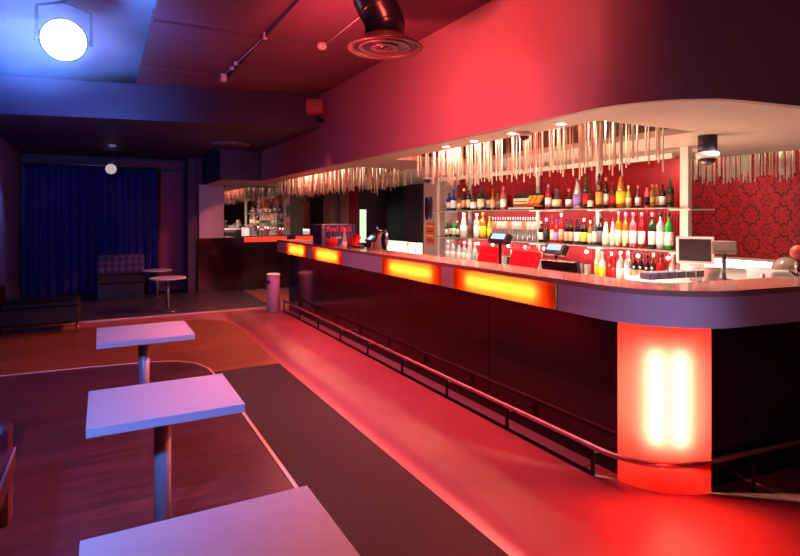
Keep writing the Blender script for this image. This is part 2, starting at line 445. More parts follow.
# bar outline path: outer edge of the counter and bulkhead
def outline(off, x0=2.36, y0=8.3, r=0.5, xe=5.94, slope=-0.136, yc=2.10):
    pts = [(x0+off, y0)]
    cx, cy = x0 + r, yc
    rr = r - off
    pts.append((x0+off, cy+0.6))
    N = 14; end = PI + PI/2 - math.atan(-slope)
    for i in range(N+1):
        a = PI + (end - PI)*i/N
        pts.append((cx + rr*math.cos(a), cy + rr*math.sin(a)))
    ex, ey = pts[-1]
    L = xe - ex
    pts.append((xe, ey + slope*L))
    return pts

# bulkhead above the bar, closed box down to the soffit
bo = outline(0.04, y0=9.40, r=0.62, yc=2.22)
bi = outline(0.09, y0=9.45, r=0.62, yc=2.22)
struct('wall_far_bulkhead', MB().prism([(1.72, YB+0.02), (1.72, 9.40), (2.399, 9.40), (2.399, 9.45), (1.77, 9.45), (1.77, YB+0.02)], SOF, 2.589), M_drop)
bk = MB().prism(bo + bi[::-1], SOF, 3.22)
for i_ in range(2, len(bk.f)): bk.sm[i_] = len(set(bk.f[i_])) == 4
bk = struct('wall_bulkhead', bk, M_bulk)
bk.data.set_sharp_from_angle(angle=math.radians(30))
# soffit with three recesses
def rect_holes(mbx, x0, x1, y0, y1, holes, z0, z1):
    xs = sorted({x0, x1} | {h[0] for h in holes} | {h[1] for h in holes})
    yy = sorted({y0, y1} | {h[2] for h in holes} | {h[3] for h in holes})
    for i in range(len(xs)-1):
        for j in range(len(yy)-1):
            cx, cy = (xs[i]+xs[i+1])/2, (yy[j]+yy[j+1])/2
            if any(h[0] < cx < h[1] and h[2] < cy < h[3] for h in holes): continue
            mbx.box(xs[i], xs[i+1], yy[j], yy[j+1], z0, z1)
R1 = (2.74, 3.70, 2.43, 5.17); R2 = (2.74, 3.70, 6.22, 10.6); R3 = (5.56, 5.95, 1.9, 9.0)
mb = MB()
inner = outline(0.09, y0=2.43, r=0.62, yc=2.22)
# front part (in front of Y=2.43) as a polygon, the rest as a grid with the holes
front = [p for p in inner if p[1] <= 2.431]
front = [(2.45, 2.43)] + front[1:] if front[0][1] < 2.43 else front
mb.prism(front + [(5.94, 2.43)], SOF+0.001, SOF+0.05)
rect_holes(mb, 2.45, 5.94, 2.43, YB+0.02, [R1, R2, (R3[0], 5.95, 2.44, 9.0)], SOF+0.001, SOF+0.05)
mb.box(1.77, 2.45, 9.45, YB, SOF+0.001, SOF+0.05)
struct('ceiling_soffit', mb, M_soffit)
mb = MB()
for R in (R1, R2, (5.56, 5.94, 2.44, 9.0)):
    x0, x1, y0, y1 = R; zt = SOF+0.26; t = 0.01
    mb.box(x0-t, x1+t, y0-t, y1+t, zt, zt+0.02)
    mb.box(x0-t, x0, y0, y1, SOF+0.05, zt); mb.box(x1, x1+t, y0, y1, SOF+0.05, zt)
    mb.box(x0-t, x1+t, y0-t, y0, SOF+0.05, zt); mb.box(x0-t, x1+t, y1, y1+t, SOF+0.05, zt)
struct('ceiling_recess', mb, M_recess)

# partition behind the bar: pillar, opening, red edge, cream return
struct('wall_pillar', MB().box(4.57, 4.95, 7.0, 7.63, 0, SOF), M_cream)
struct('wall_partition', MB().box(4.57, 4.62, 10.70, YB-0.02, 0, SOF), M_cream)
struct('trim_1', MB().box(4.57, 4.60, 10.27, 10.70, 0, SOF), M_redwall)
struct('wall_service_passage', MB().box(5.30, 5.36, 7.2, 9.6, 0, SOF), M_charcoal)
struct('door_1', MB().box(5.40, 5.44, 9.60, 10.6, 0, SOF), M_blackmatte)
struct('window_1', MB().box(4.92, 5.06, 10.88, 10.92, 0.9, 1.62), emis('passage_light', (0.85, 1.0, 0.7), 1.0))

# ------------------------------------------------------------ bar counter
bar = thing('bar_counter', 'long black-fronted bar counter with glowing red and yellow panels and a rounded corner', 'bar', (2.9, 5, 0))
# body front panels (glossy black)
joints = [8.55, 7.06, 5.84, 4.62, 3.40, 2.14]
for i in range(5):
    obj('front_panel', MB().box(2.62, 2.66, joints[i+1]+0.004, joints[i]-0.004, 0.0, 0.94), M_black, bar)
obj('end_panel', MB().box(2.66, 3.02, 8.50, 8.55, 0.0, 0.94), M_black, bar)
xs_ = [2.86, 3.21, 4.4, 5.93]
for i in range(3):
    xa, xb = xs_[i]+0.004, xs_[i+1]-0.004
    ya = 1.85 - 0.136*(xa-2.93); yb = 1.85 - 0.136*(xb-2.93)
    obj('side_panel', MB().prism([(xa,ya),(xb,yb),(xb,yb+0.04),(xa,ya+0.04)], 0, 0.94), M_black, bar)
# counter top and fascia
oo = outline(0.0, x0=2.355); oi = outline(0.33, x0=2.355)
top = MB().prism(oo + oi[::-1], 1.095, 1.125)
obj('counter_top', top, M_ctop, bar)
# fascia: opaque sections, lit sections
LIT = [(7.85, 6.88), (6.70, 5.70), (4.72, 3.66), (3.50, 2.42)]
def strip(y1, y0, x=2.355, th=0.02, z0=0.94, z1=1.095): return MB().box(x, x+th, y0, y1, z0, z1)
edges = [8.3] + [e for a in LIT for e in a] + [2.35]
fo = outline(0.0, x0=2.355, y0=2.40); fi = outline(0.02, x0=2.355, y0=2.40)
fo = [p for p in fo if p[1] <= 2.401]; fi = [p for p in fi if p[1] <= 2.401]
obj('fascia', MB().prism(fo + fi[::-1], 0.94, 1.095), M_fascia, bar)
for i in range(0, len(edges)-1, 2):
    if edges[i]-edges[i+1] > 0.02 and edges[i+1] > 2.36: obj('fascia', strip(edges[i], edges[i+1]+0.002), M_fascia, bar)
obj('fascia_end', MB().box(2.357, 2.69, 8.3, 8.32, 0.94, 1.095), mat('fascia_end_dark', (60, 45, 85), 0.4), bar)
for k, (a, b) in enumerate(LIT):
    g = obj('light_panel', MB().add([(2.357, a, 0.94), (2.357, b, 0.94), (2.357, b, 1.095), (2.357, a, 1.095)], [(0, 1, 2, 3)]), M_glowpanel, bar)
    g['label'] = 'backlit translucent panel glowing yellow and red'
    # light box behind the panel
    lb = MB().box(2.46, 2.48, b, a, 0.945, 1.09).box(2.365, 2.46, b, a, 0.94, 0.945).box(2.365, 2.46, b, a, 1.088, 1.093)
    lb.box(2.365, 2.46, b-0.006, b, 0.945, 1.09).box(2.365, 2.46, a, a+0.006, 0.945, 1.09)
    obj('light_box', lb, M_boxin, g)
    ins = 0.17
    obj('lamp_tube', MB().tube((2.398, b+ins, 1.018), (2.398, a-ins, 1.018), 0.010, 8), M_lamptube, g)
# underside of the overhang
uo = outline(0.025, x0=2.355); ui = outline(0.32, x0=2.355)
obj('underside', MB().prism(uo + ui[::-1], 0.940, 0.943), M_charcoal, bar)
obj('inner_riser', MB().prism(outline(0.315, x0=2.355) + outline(0.325, x0=2.355)[::-1], 0.86, 1.095), M_charcoal, bar)
# lit column on the corner
cx, cy, rc = 2.95, 2.19, 0.385
mb = MB(); pts = []
a0, a1 = math.radians(186), math.radians(261); NC = 14
ring = lambda r: [(cx+r*math.cos(a0+(a1-a0)*i/NC), cy+r*math.sin(a0+(a1-a0)*i/NC)) for i in range(NC+1)]
rg_ = ring(rc); mb.add([(p[0], p[1], 0.0) for p in rg_] + [(p[0], p[1], 0.94) for p in rg_], [(i, i+1, NC+2+i, NC+1+i) for i in range(NC)], True)
cpn = obj('light_column', mb, M_colpanel, bar); cpn['label'] = 'curved backlit corner panel with two white-hot tubes behind red acrylic'
mb = MB().prism(ring(rc-0.15) + ring(rc-0.16)[::-1], 0.0, 0.94)
for e in (ring(rc-0.008)[0], ring(rc-0.008)[-1]):
    q = Vector((cx, cy)) + (Vector(e)-Vector((cx, cy))).normalized()*(rc-0.16)
    d = (Vector(e)-q).normalized(); n = Vector((-d.y, d.x))*0.004
    mb.prism([tuple(q-n), tuple(Vector(e)-n), tuple(Vector(e)+n), tuple(q+n)], 0, 0.94)
obj('light_box', mb, M_boxin, cpn)
obj('light_box_cap', MB().prism(ring(rc-0.003) + ring(rc-0.17)[::-1], 0.915, 0.925), M_boxin, cpn)
for aa in (216.5, 235):
    a = math.radians(aa); r = rc-0.042
    obj('lamp_tube', MB().tube((cx+r*math.cos(a), cy+r*math.sin(a), 0.26), (cx+r*math.cos(a), cy+r*math.sin(a), 0.76), 0.013, 8), M_coltube, cpn)
# inner body and work counter behind
wt = thing('back_work_counter', 'low steel work counter running behind the bar front', 'counter', (2.95, 5, 0))
obj('worktop', MB().box(2.70, 3.12, 2.35, 8.2, 0.86, 0.90), M_worktop, wt)
obj('cabinet', MB().box(2.74, 3.10, 2.4, 8.2, 0.0, 0.86), M_charcoal, wt)

# red glow from the acrylic fronts onto floor: light that the lit panels throw
area('counter_panel_spill', (2.33, 4.2, 1.02), (0.5, 4.2, 0.2), 4, (1.0, 0.14, 0.05), 5.0, 0.14)
area('column_spill', (2.55, 1.80, 0.5), (1.9, 1.0, 0.1), 22, (1.0, 0.05, 0.03), 0.35, 0.7)
area('under_counter_red', (2.48, 5.2, 0.90), (2.44, 5.2, 0), 62, (1.0, 0.10, 0.14), 5.6, 0.06)

# ------------------------------------------------------------ foot rail
rl = thing('foot_rail', 'low metal foot rail on short posts along the bar front', 'rail', (2.49, 5, 0))
def rail_path(z, off):
    p = [(x, y, z) for x, y in outline(off, x0=2.36, y0=8.44, r=0.5, yc=2.2)]
    return p
obj('top_tube', MB().sweep(rail_path(0.165, 0.13), 0.016, 10), M_rail, rl)
obj('base_bar', MB().box(2.478, 2.502, 2.25, 8.44, 0.0, 0.012), M_railfoot, rl)
for k in range(9):
    y = 8.38 - 0.765*k
    obj('post', MB().box(2.483, 2.497, y-0.011, y+0.011, 0.0, 0.15), M_railfoot, rl)
    obj('bracket', MB().tube((2.49, y, 0.13), (2.60, y, 0.12), 0.007, 6), M_rail, rl)
obj('post', MB().box(3.10, 3.115, 1.70, 1.714, 0.0, 0.15), M_railfoot, rl)

# ------------------------------------------------------------ ash bin
t = thing('ash_bin', 'slim silver cylindrical ash bin standing at the far end of the foot rail', 'bin', (2.36, 8.52, 0))
obj('body', MB().lathe([(0.10,0),(0.10,0.54),(0.102,0.545)], (2.36, 8.52, 0), 24), M_bin, t)
obj('lid', MB().lathe([(0.106,0.545),(0.106,0.575),(0.09,0.585),(0.06,0.575)], (2.36, 8.52, 0), 24), M_bin, t)
obj('slot', MB().box(2.255, 2.29, 8.45, 8.55, 0.43, 0.48), M_blackmatte, t)

# ------------------------------------------------------------ cafe tables
TS = 1.08; TH = 0.69
M_tcol = mat('table_column_paint', (150, 148, 160), 0.42, metal=0.2, var=0.04)
def cafe_table(x0, x1, y0, y1, label):
    x0, x1, y0, y1 = [v*TS for v in (x0, x1, y0, y1)]
    cx, cy = (x0+x1)/2, (y0+y1)/2
    t = thing('cafe_table', label, 'table', (cx, cy, 0), 'rectangular tables in a row by the wall seats')
    obj('table_top', MB().box(x0, x1, y0, y1, TH-0.036, TH), M_table, t, 0.0015)
    obj('top_plate', MB().box(cx-0.12, cx+0.12, cy-0.12, cy+0.12, TH-0.042, TH-0.036), M_steel, t)
    obj('column', MB().lathe([(0.036,0.012),(0.036,TH-0.042)], (cx, cy+0.07, 0), 24), M_tcol, t)
    obj('base', MB().lathe([(0.07,0.004),(0.07,0.010),(0.065,0.014),(0.036,0.016)], (cx, cy+0.07, 0), 28), M_tcol, t)
    return t
cafe_table(-0.045, 0.50, 1.00, 1.465, 'nearest rectangular grey-white table, cut off by the bottom edge of the picture')
cafe_table(-0.05, 0.50, 2.215, 2.69, 'middle rectangular grey-white pedestal table, half lilac and half pink in the light')
cafe_table(-0.03, 0.515, 3.66, 4.17, 'farthest of the three rectangular grey-white pedestal tables')

def round_table(x, y, h, r, label):
    t = thing('round_table', label, 'table', (x, y, 0), 'small round tables near the curtain')
    obj('table_top', MB().lathe([(r-0.01,h-0.022),(r,h-0.016),(r,h-0.004),(r-0.006,h)], (x, y, 0), 32), M_table, t)
    obj('column', MB().lathe([(0.028,0.03),(0.028,h-0.022)], (x, y, 0), 16), M_steel, t)
    obj('base', MB().lathe([(0.165,0.018),(0.165,0.026),(0.12,0.032),(0.03,0.04)], (x, y, 0), 28), M_steel, t)
round_table(0.90, 9.23, 0.53, 0.27, 'nearer low round table with a slim silver column in front of the plum wall')
round_table(0.88, 10.85, 0.51, 0.25, 'farther low round table with a slim silver column, right by the curtain edge')

# ------------------------------------------------------------ curtain and rail
def wavy_sheet(x0, x1, y, z0, z1, amp, folds, n=160, nz=10):
    vs = []; fs = []
    for j in range(nz+1):
        z = z0 + (z1-z0)*j/nz
        for i in range(n+1):
            u = i/n; x = x0+(x1-x0)*u
            a = amp*(0.6+0.4*(1-j/nz))
            yy = y + a*math.sin(2*PI*folds*u + 0.8*math.sin(7*u)) + 0.4*a*math.sin(2*PI*folds*2.3*u+1.3*j/nz)
            vs.append((x, yy, z))
    for j in range(nz):
        for i in range(n):
            a = j*(n+1)+i; fs.append((a, a+1, a+n+2, a+n+1))
    m_ = MB(); m_.add(vs, fs, True); return m_
t = thing('curtain', 'floor-length dark navy pleated curtain across the far left wall', 'curtain', (-0.2, 11.4, 0))
c_ = obj('curtain_panel', wavy_sheet(-1.18, -0.1, 11.42, 0.02, 2.36, 0.06, 7), M_curtain, t); c_.modifiers.new('solid','SOLIDIFY').thickness = 0.006
c_ = obj('curtain_panel', wavy_sheet(-0.12, 0.96, 11.44, 0.02, 2.36, 0.06, 7), M_curtain, t); c_.modifiers.new('solid','SOLIDIFY').thickness = 0.006
obj('curtain_rail', MB().tube((-1.2, 11.4, 2.40), (0.9, 11.4, 2.40), 0.014, 8), M_steel, t)

# bench in front of the curtain
t = thing('curtain_bench', 'low dark upholstered bench with a quilted back in front of the curtain', 'bench', (0.2, 11.0, 0))
mb = MB(); vs = []; fs = []; n = 60; k = 12
for j in range(k+1):
    for i in range(n+1):
        u, v = i/n, j/k
        vs.append((-0.08+0.77*u, 11.16 - 0.03*abs(math.sin(u*PI*7))*abs(math.sin(v*PI*3))**0.6, 0.44+0.34*v))
for j in range(k):
    for i in range(n):
        a = j*(n+1)+i; fs.append((a, a+1, a+n+2, a+n+1))
mb.add(vs, fs, True); mb.box(-0.08, 0.69, 11.17, 11.26, 0.1, 0.78)
obj('backrest', mb, mat('quilted_purple', (60, 52, 84), 0.6, var=0.1), t)
obj('seat', MB().box(-0.08, 0.69, 10.80, 11.16, 0.30, 0.44), M_sofa, t, 0.02)
obj('plinth', MB().box(-0.06, 0.67, 10.86, 11.12, 0.012, 0.30), M_blackmatte, t)

# ------------------------------------------------------------ seating on the left
t = thing('wall_banquette', 'dark plum wall bench beside the near tables, cut off by the left edge', 'bench', (-0.8, 1.5, 0))
obj('seat', MB().box(-1.22, -0.34, -1.8, 3.02, 0.34, 0.46), M_sofared, t, 0.03)
obj('plinth', MB().box(-1.22, -0.40, -1.8, 2.98, 0.004, 0.34), M_blackmatte, t)
obj('backrest', MB().box(-1.24, -1.02, -1.8, 3.02, 0.46, 0.92), M_sofared, t, 0.04)
obj('piping', MB().tube((-0.345, -1.8, 0.452), (-0.345, 3.0, 0.452), 0.006, 6), mat('lilac_piping', (150, 140, 200), 0.4), t)
obj('armrest', MB().box(-1.1, -0.36, 2.98, 3.10, 0.10, 0.56), M_sofared, t, 0.03)
t = thing('black_sofa', 'black backless low sofa with a chrome foot in front of the curtain', 'sofa', (-0.75, 8.6, 0))
obj('seat', MB().box(-1.22, -0.25, 8.15, 8.75, 0.12, 0.34), M_sofa, t, 0.03)
obj('seat_pad', MB().box(-1.08, -0.26, 8.16, 8.74, 0.34, 0.40), M_sofa, t, 0.02)
obj('armrest', MB().box(-1.23, -1.10, 8.10, 8.75, 0.12, 0.60), M_sofared, t, 0.03)
for (x, y) in ((-0.27, 8.12), (-0.30, 8.68), (-1.16, 8.68)):
    obj('foot', MB().lathe([(0.018,0.004),(0.018,0.12)], (x, y, 0), 12), M_chrome, t)
obj('foot', MB().lathe([(0.018,0.004),(0.018,0.12)], (-1.16, 8.12, 0), 12), M_chrome, t)

# ------------------------------------------------------------ back service ledge below the mirror
t = thing('far_counter', 'black glossy counter under the far mirror with a glowing red front ledge', 'counter', (3, YB-0.1, 0))
for a, b in ((1.62, 2.45), (2.46, 3.45), (3.46, 4.55)):
    obj('front_panel', MB().box(a, b, YB-0.12, YB-0.09, 0.0, 0.96 if a > 2 else 1.05), M_black, t)
obj('ledge', MB().box(2.46, 4.55, YB-0.14, YB-0.02, 1.06, 1.075), M_black, t)
obj('light_panel', MB().box(2.50, 3.36, YB-0.13, YB-0.10, 0.96, 1.06), emis('far_ledge_glow', (1.0, 0.04, 0.018), 1.6), t)
obj('light_panel', MB().box(3.56, 4.5, YB-0.13, YB-0.10, 0.96, 1.06), emis('far_ledge_glow', (1, .1, .03), 2.4), t)

# ------------------------------------------------------------ back bar shelving
XS0, XS1 = 4.40, 4.72
sh = thing('bottle_shelving', 'cream-framed glass bottle shelving with red ribbed backing behind the bar', 'shelving', (4.57, 5, 0))
YL, YR = 6.95, 3.11
Yp = lambda px, X: (550*X/0.87926/(px-102) - X*0.47639)/0.87926
for y in (Yp(449, 4.72), Yp(470, 4.72), Yp(538, 4.72), Yp(598, 4.72), YR):
    wpost = 0.045 if y != YR else 0.055
    obj('post', MB().box(4.71, 4.74, y-wpost/2, y+wpost/2, 0.846, 2.05) if y not in (YR,) else MB().box(4.40, 4.45, Yp(688, 4.40), Yp(680, 4.40), 0.846, SOF), M_frame, sh)
obj('top_rail', MB().box(4.40, 4.44, YR, YL, 2.0, 2.045), M_frame, sh)
obj('end_post', MB().box(4.40, 4.43, YL-0.02, YL+0.02, 0.86, 2.045), M_frame, sh)
for z in (1.565, 1.185):
    obj('shelf', MB().box(XS0, XS1, YR-0.10, YL+0.14, z-0.012, z), M_shelfglass, sh)
    for y in (YL, 4.80, 3.93, YR-0.10):
        obj('bracket', MB().box(4.36, 4.70, y-0.10, y+0.10, z-0.024, z-0.012), M_frame, sh)
YR2 = Yp(681, 4.76)
mb = MB(); vs = []; fs = []; nr = 420
for i in range(nr+1):
    y = YR2 + (YL-YR2)*i/nr; x = 4.76 + 0.008*math.cos(i*PI/1.5)
    vs += [(x, y, 0.86), (x, y, 2.04)]
for i in range(nr): fs.append((2*i, 2*i+2, 2*i+3, 2*i+1))
mb.add(vs, fs, False); mb.box(4.775, 4.80, YR2, YL, 0.86, 2.05)
obj('backing', mb, M_backred, sh)
obj('base_cabinet', MB().box(4.30, 4.80, YR-0.10, YL, 0.0, 0.82), M_charcoal, sh)
obj('base_top', MB().box(4.26, 4.80, YR-0.10, YL, 0.82, 0.845), M_worktop, sh)
for z in (1.535, 1.155):
    area('shelf_strip_light', (4.45, 5.0, z), (4.72, 5.0, z-0.28), 11, (1.0, 0.85, 0.72), 3.5, 0.02)
for k in range(11):
    y = YR2+0.12+0.335*k
    obj('puck_light', MB().ball((4.742, y, 1.09), 0.016, 8), M_ledhot, sh)
for y in (3.3, 4.1, 4.9, 5.7, 6.5): spot('shelf_lamp', (3.75, y, 2.04), (4.6, y, 1.3), 14, WARM, 120, 1.0, 0.04)
area('shelf_low_light', (3.4, 4.9, 1.0), (4.6, 4.9, 1.0), 40, (1.0, 0.8, 0.65), 3.6, 0.10)
for y in (2.8, 3.7, 4.6): spot('recess_lamp', (3.2, y, SOF+0.23), (3.2, y, 0), 46, WARM, 150, 0.8, 0.05)
for y in (6.6, 7.7, 8.8, 9.9): spot('recess_lamp', (3.2, y, SOF+0.23), (3.2, y, 0), 40, WARM, 150, 0.8, 0.05)
for y in (2.9, 3.6, 4.3, 5.0): spot('recess_lamp', (5.72, y, SOF+0.23), (5.75, y, 0), 20, WARM, 140, 0.8, 0.05)
spot('island_fill', (3.9, 2.35, 2.06), (3.8, 2.3, 0.9), 36, WARM, 130, 0.8, 0.06)  # bodiless spot added to brighten the service island
spot('damask_wash', (4.6, 3.0, 2.0), (5.95, 3.8, 1.3), 22, (1.0, 0.75, 0.62), 110, 1.0, 0.08)  # spot added to brighten the damask wall
spot('dish_fill', (2.9, 2.15, 2.06), (2.98, 2.0, 1.1), 44, (1.0, 0.9, 0.8), 70, 0.9, 0.04)  # bodiless spot added to brighten the white dishes
area('work_bounce', (3.6, 3.2, 0.95), (3.6, 3.0, 2.1), 34, (1.0, 0.62, 0.45), 1.6, 1.0)

# ------------------------------------------------------------ bottles
PROF = {
 'std':   [(.86,0),(1,.03),(1,.60),(.93,.66),(.45,.76),(.32,.80),(.30,.95),(.34,.955),(.34,1)],
 'wine':  [(.9,0),(1,.03),(1,.56),(.8,.66),(.36,.76),(.33,.96),(.38,.965),(.38,1)],
 'cone':  [(.9,0),(1,.03),(1,.35),(.82,.55),(.45,.80),(.34,.86),(.34,1)],
 'round': [(.6,0),(.95,.12),(1,.30),(.85,.50),(.42,.66),(.30,.72),(.30,.92),(.40,.93),(.40,1)],
 'square':[(.95,0),(1,.03),(1,.66),(.9,.70),(.34,.76),(.32,.92),(.38,.93),(.38,1)],
 'tall':  [(.85,0),(.95,.02),(.95,.66),(.75,.72),(.42,.80),(.36,.96),(.42,.965),(.42,1)],
 'glass': [(.70,0),(.75,.05),(.95,.95),(1,1)],
}
def rgbname(c): return '_'.join(str(int(x)) for x in c)
def gmat(c, tr=0.35): return mat('glass_'+rgbname(c), c, 0.08, var=0.03, trans=tr, coat=0.4)
def lmat(c): return mat('paper_'+rgbname(c), c, 0.55, var=0.12, scale=60)
def bottle(x, y, z, h, r, kind, glass, label, cap, text, group, lz=(0.12, 0.48), name='bottle', cat='bottle', tr=0.35):
    t = thing(name, text, cat, (x, y, z), group)
    pr = [(a*r, z+b*h) for a, b in PROF[kind]]
    n = 4 if kind == 'square' and False else 14
    obj('glass_body', MB().lathe(pr, (x, y, 0), n), gmat(glass, tr), t)
    if label:
        lr = (lambda q: [a for a, b in PROF[kind] if b <= q][-1]*r)
        R = max(lr(lz[0]+0.01), lr(lz[1]))*1.02 + 0.0006
        obj('paper_label', MB().lathe([(R, z+lz[0]*h), (R, z+lz[1]*h)], (x, y, 0), 14), lmat(label), t)
    if cap:
        obj('cap', MB().lathe([(r*.42, z+h*.90), (r*.44, z+h*1.0), (r*.36, z+h*1.02)], (x, y, 0), 10), lmat(cap), t)
    return t
s_, c_a = math.sin(math.atan2(298,550)), math.cos(math.atan2(298,550))
def yat(px, X):
    d = 550*X/c_a/(px-102); return (d - X*s_)/c_a, d
BAYS = [(447, 470, 'a', 'leftmost bay'), (470, 538, 'b', 'second bay'), (538, 598, 'c', 'third bay'), (598, 690, 'd', 'rightmost bay')]
ORD = ['first', 'second', 'third', 'fourth', 'fifth', 'sixth', 'seventh', 'eighth', 'ninth', 'tenth', 'eleventh', 'twelfth', 'thirteenth', 'fourteenth', 'fifteenth']
CN = {'G':((25,70,35),'dark green'), 'g':((40,190,60),'bright green'), 'K':((18,14,16),'black'), 'c':((215,210,205),'clear'), 'w':((240,236,228),'white'),
      'b':((30,55,190),'blue'), 'a':((205,120,35),'amber'), 'o':((240,130,20),'orange'), 'y':((240,205,50),'yellow'), 'r':((200,25,30),'red'), 'p':((230,110,125),'pink'),
      'n':((85,45,30),'brown'), 'm':((95,95,105),'smoky grey'), 'C':((240,220,180),'cream'), 'P':((230,160,125),'peach'), 'v':((150,120,190),'lavender'), 'Y':((190,200,70),'yellow-green'), 'O':((150,125,60),'olive'), 'd':((190,150,60),'gold')}
SN = {'std':'', 'wine':'', 'cone':'cone-shouldered ', 'round':'round-bellied ', 'square':'broad ', 'tall':'tall slim ', 'glass':''}
def row(items, X, z, ybase, shelf, group):
    cnt = {}
    for it in sorted(items, key=lambda q: q[0]):
        px, wpx, top, kind, g, l, cp = it[:7]
        bay = [b for b in BAYS if b[0] <= px < b[1]]
        bay = bay[0] if bay else BAYS[-1]
        k = cnt.get(bay[2], 0); cnt[bay[2]] = k+1
        xx = X + (it[7] if len(it) > 7 else 0)
        y, d = yat(px, xx)
        h = (EYE - (top-215)*d/550) - z
        r = wpx*d/550/2/0.98
        desc = SN[kind] + CN[g][1] + ' bottle' + (', ' + CN[l][1] + ' label' if l else '') + (', ' + CN[cp][1] + ' cap' if cp else '')
        text = '%s, %s in %s, %s' % (desc, ORD[k], bay[3], shelf)
        bottle(xx, y, z, h, r, kind, CN[g][0], CN[l][0] if l else None, CN[cp][0] if cp else None, text, group)
TOP = [(449,5,193,'std','b','w','b'),(453.6,6,190,'round','b','w','b',-.07),(459.5,4.5,196,'std','d','C','n'),(464,5,189,'wine','K','P','w'),(469,5,188,'wine','K','C','d'),
 (473.5,6.5,193,'std','n','w','K',-.08),(481,7,187,'std','G','C','n',-.05),(488.5,5.6,189,'std','n','C','r',.06),(493,6,189,'round','a','P','r',-.06),(498,6,191,'std','a','C','n',.04),(503.5,6,187,'std','p','w','p',-.05),
 (548.5,6.5,185,'std','r','w','v'),(557,9,189,'round','m','C','m'),(569,6.5,189,'round','n','w','p'),(577.5,8.5,179,'cone','c','v','m'),(586,6,177,'wine','G','r','G'),(590.5,5.5,192,'round','K','C','K',-.08),
 (599,6.5,174,'tall','n','d','K',-.06),(606,5,178,'wine','K','w','d'),(613,6,182,'std','n','r','n'),(621,9,173,'cone','a','y','K'),(628.5,5,186,'std','Y','C','y'),(638,5,186,'round','n','w','p'),
 (647,5,185,'tall','p','K','K'),(652.5,4.5,185,'std','O','d','p'),(656.5,4.5,185,'std','O','C','d',.05),(662.7,6,184,'std','K','w','K'),(670.5,6.5,179,'std','G','n','G')]
MID = [(446.5,3.5,221,'std','G','w','g'),(450.5,3.2,220,'std','G','w','r',.06),(454,3.5,219,'std','g','C','r'),(457.5,3.5,221,'std','G','w','w',.06),(464,7.5,213,'cone','w','w','w'),(470.5,5,212,'wine','m','n','m'),
 (477,6.5,214,'square','C','w','w'),(483,6.5,213,'std','o','y','a'),(489.5,4.5,217,'std','Y','y','g',.06),
 (541,5,222,'std','K','w','w'),(546.3,5.8,219,'round','n','K','w'),(552.3,4.5,216,'tall','r','C','r'),(556.5,5,220,'std','r','v','b'),(561.3,5,214,'tall','r','P','w'),(566.7,4.6,219,'std','K','P','K'),(571.3,4.6,219,'std','K','P','K'),
 (577.3,6,219,'cone','K','w','K'),(584,6.5,219,'std','K','y','w'),(590.3,5,221,'std','O','C','C'),(595,5,217,'wine','m','C','m'),(600.5,6,215,'wine','K','m','m'),(606,7,219,'cone','w','C','n'),(613,6,219,'cone','w','C','n'),
 (618.7,6,212,'square','o','C','v'),(625.7,6,213,'square','a','C','v'),(633.3,7,213,'std','p','w','p'),(641.8,6.5,213,'std','r','w','p'),(652.3,7,213,'std','G','w','p'),(660.6,7.5,213,'std','c','w','K'),(669,7.5,213,'std','g','w','K')]
LOW = [(448,5,241,'std','c','w','w'),(453,5,241,'std','c','w','r'),(459,5,242,'std','c','w','r'),(464,5,242,'std','c','C','w'),(469,5,243,'std','c','w','w'),(475,5,243,'std','c','w','C'),
 (597.5,6,250,'std','C','y','w'),(602.5,6,252,'std','w','y','w',-.08),(609.5,6,252,'std','r','r','r'),(614,6,256,'tall','r','r','r'),(620.5,7.5,252,'std','c','w','w'),(628,7.5,252,'std','c','w','w'),(635,5.6,254,'std','K','P','K'),(641.2,5.6,254,'std','K','P','K'),
 (647.5,5.6,255,'std','K','P','K'),(653.3,6,254,'std','n','C','C'),(661.5,10,254,'square','r','r','n'),(672.5,7,254,'std','c','w','w'),(679,6,256,'std','p','w','w')]
row(TOP, 4.53, 1.566, 207, 'top shelf', 'liquor bottles on the top shelf')
row(MID, 4.53, 1.186, 246, 'middle shelf', 'liquor bottles on the middle shelf')
row(LOW, 4.45, 0.846, 280, 'bottom row', 'liquor bottles on the bottom row')
# two even ranks of small bottles with pale sleeves (second bay, middle shelf), glasses below
for rk, (dx, lab) in enumerate(((-0.09, 'front'), (0.06, 'back'))):
    for k in range(9):
        px = 493 + 5.0*k + rk*2.4
        y, d = yat(px, 4.53+dx)
        h = (EYE-(217.5-215)*d/550) - 1.186
        bottle(4.53+dx, y, 1.186, h, 0.017, 'tall', (150, 140, 140), (235, 205, 195) if k % 3 else (225, 130, 90), (235, 225, 215),
               'small clear bottle with a pale sleeve, %s in the %s rank, second bay, middle shelf' % (ORD[k], lab), 'small sleeved bottles on the middle shelf', (0.5, 0.82))
for k in range(9):
    px = 512 + 3.6*k
    y, d = yat(px, 4.45); h = min(0.165, (EYE-(243-215)*d/550) - 0.992)
    tt = bottle(4.45, y, 0.992, h, 0.018, 'std', (220, 60, 60), (240, 200, 190), (60, 20, 30), 'small red mixer bottle behind the middle till, %s from the left' % ORD[k], 'mixer bottles behind the tills')
obj('riser', MB().box(4.39, 4.52, yat(546, 4.45)[0], yat(509, 4.45)[0], 0.846, 0.99), M_charcoal, sh)
for k in range(12):
    px = (477, 484, 501, 507.5, 536, 543, 550, 560, 567.5, 575, 583, 591)[k]
    y, d = yat(px, 4.38)
    t = thing('drinking_glass', 'clear tumbler on the bottom row, %s from the left among the glasses' % ORD[k], 'glass', (4.33, y, 0.846), 'glasses on the bottom row')
    obj('bowl', MB().lathe([(.026,.846),(.030,.86),(.036,1.0),(.034,1.0),(.028,.862)], (4.33, y, 0), 14), mat('clear_glass', (235,230,225), 0.05, trans=0.7, var=0.0), t)

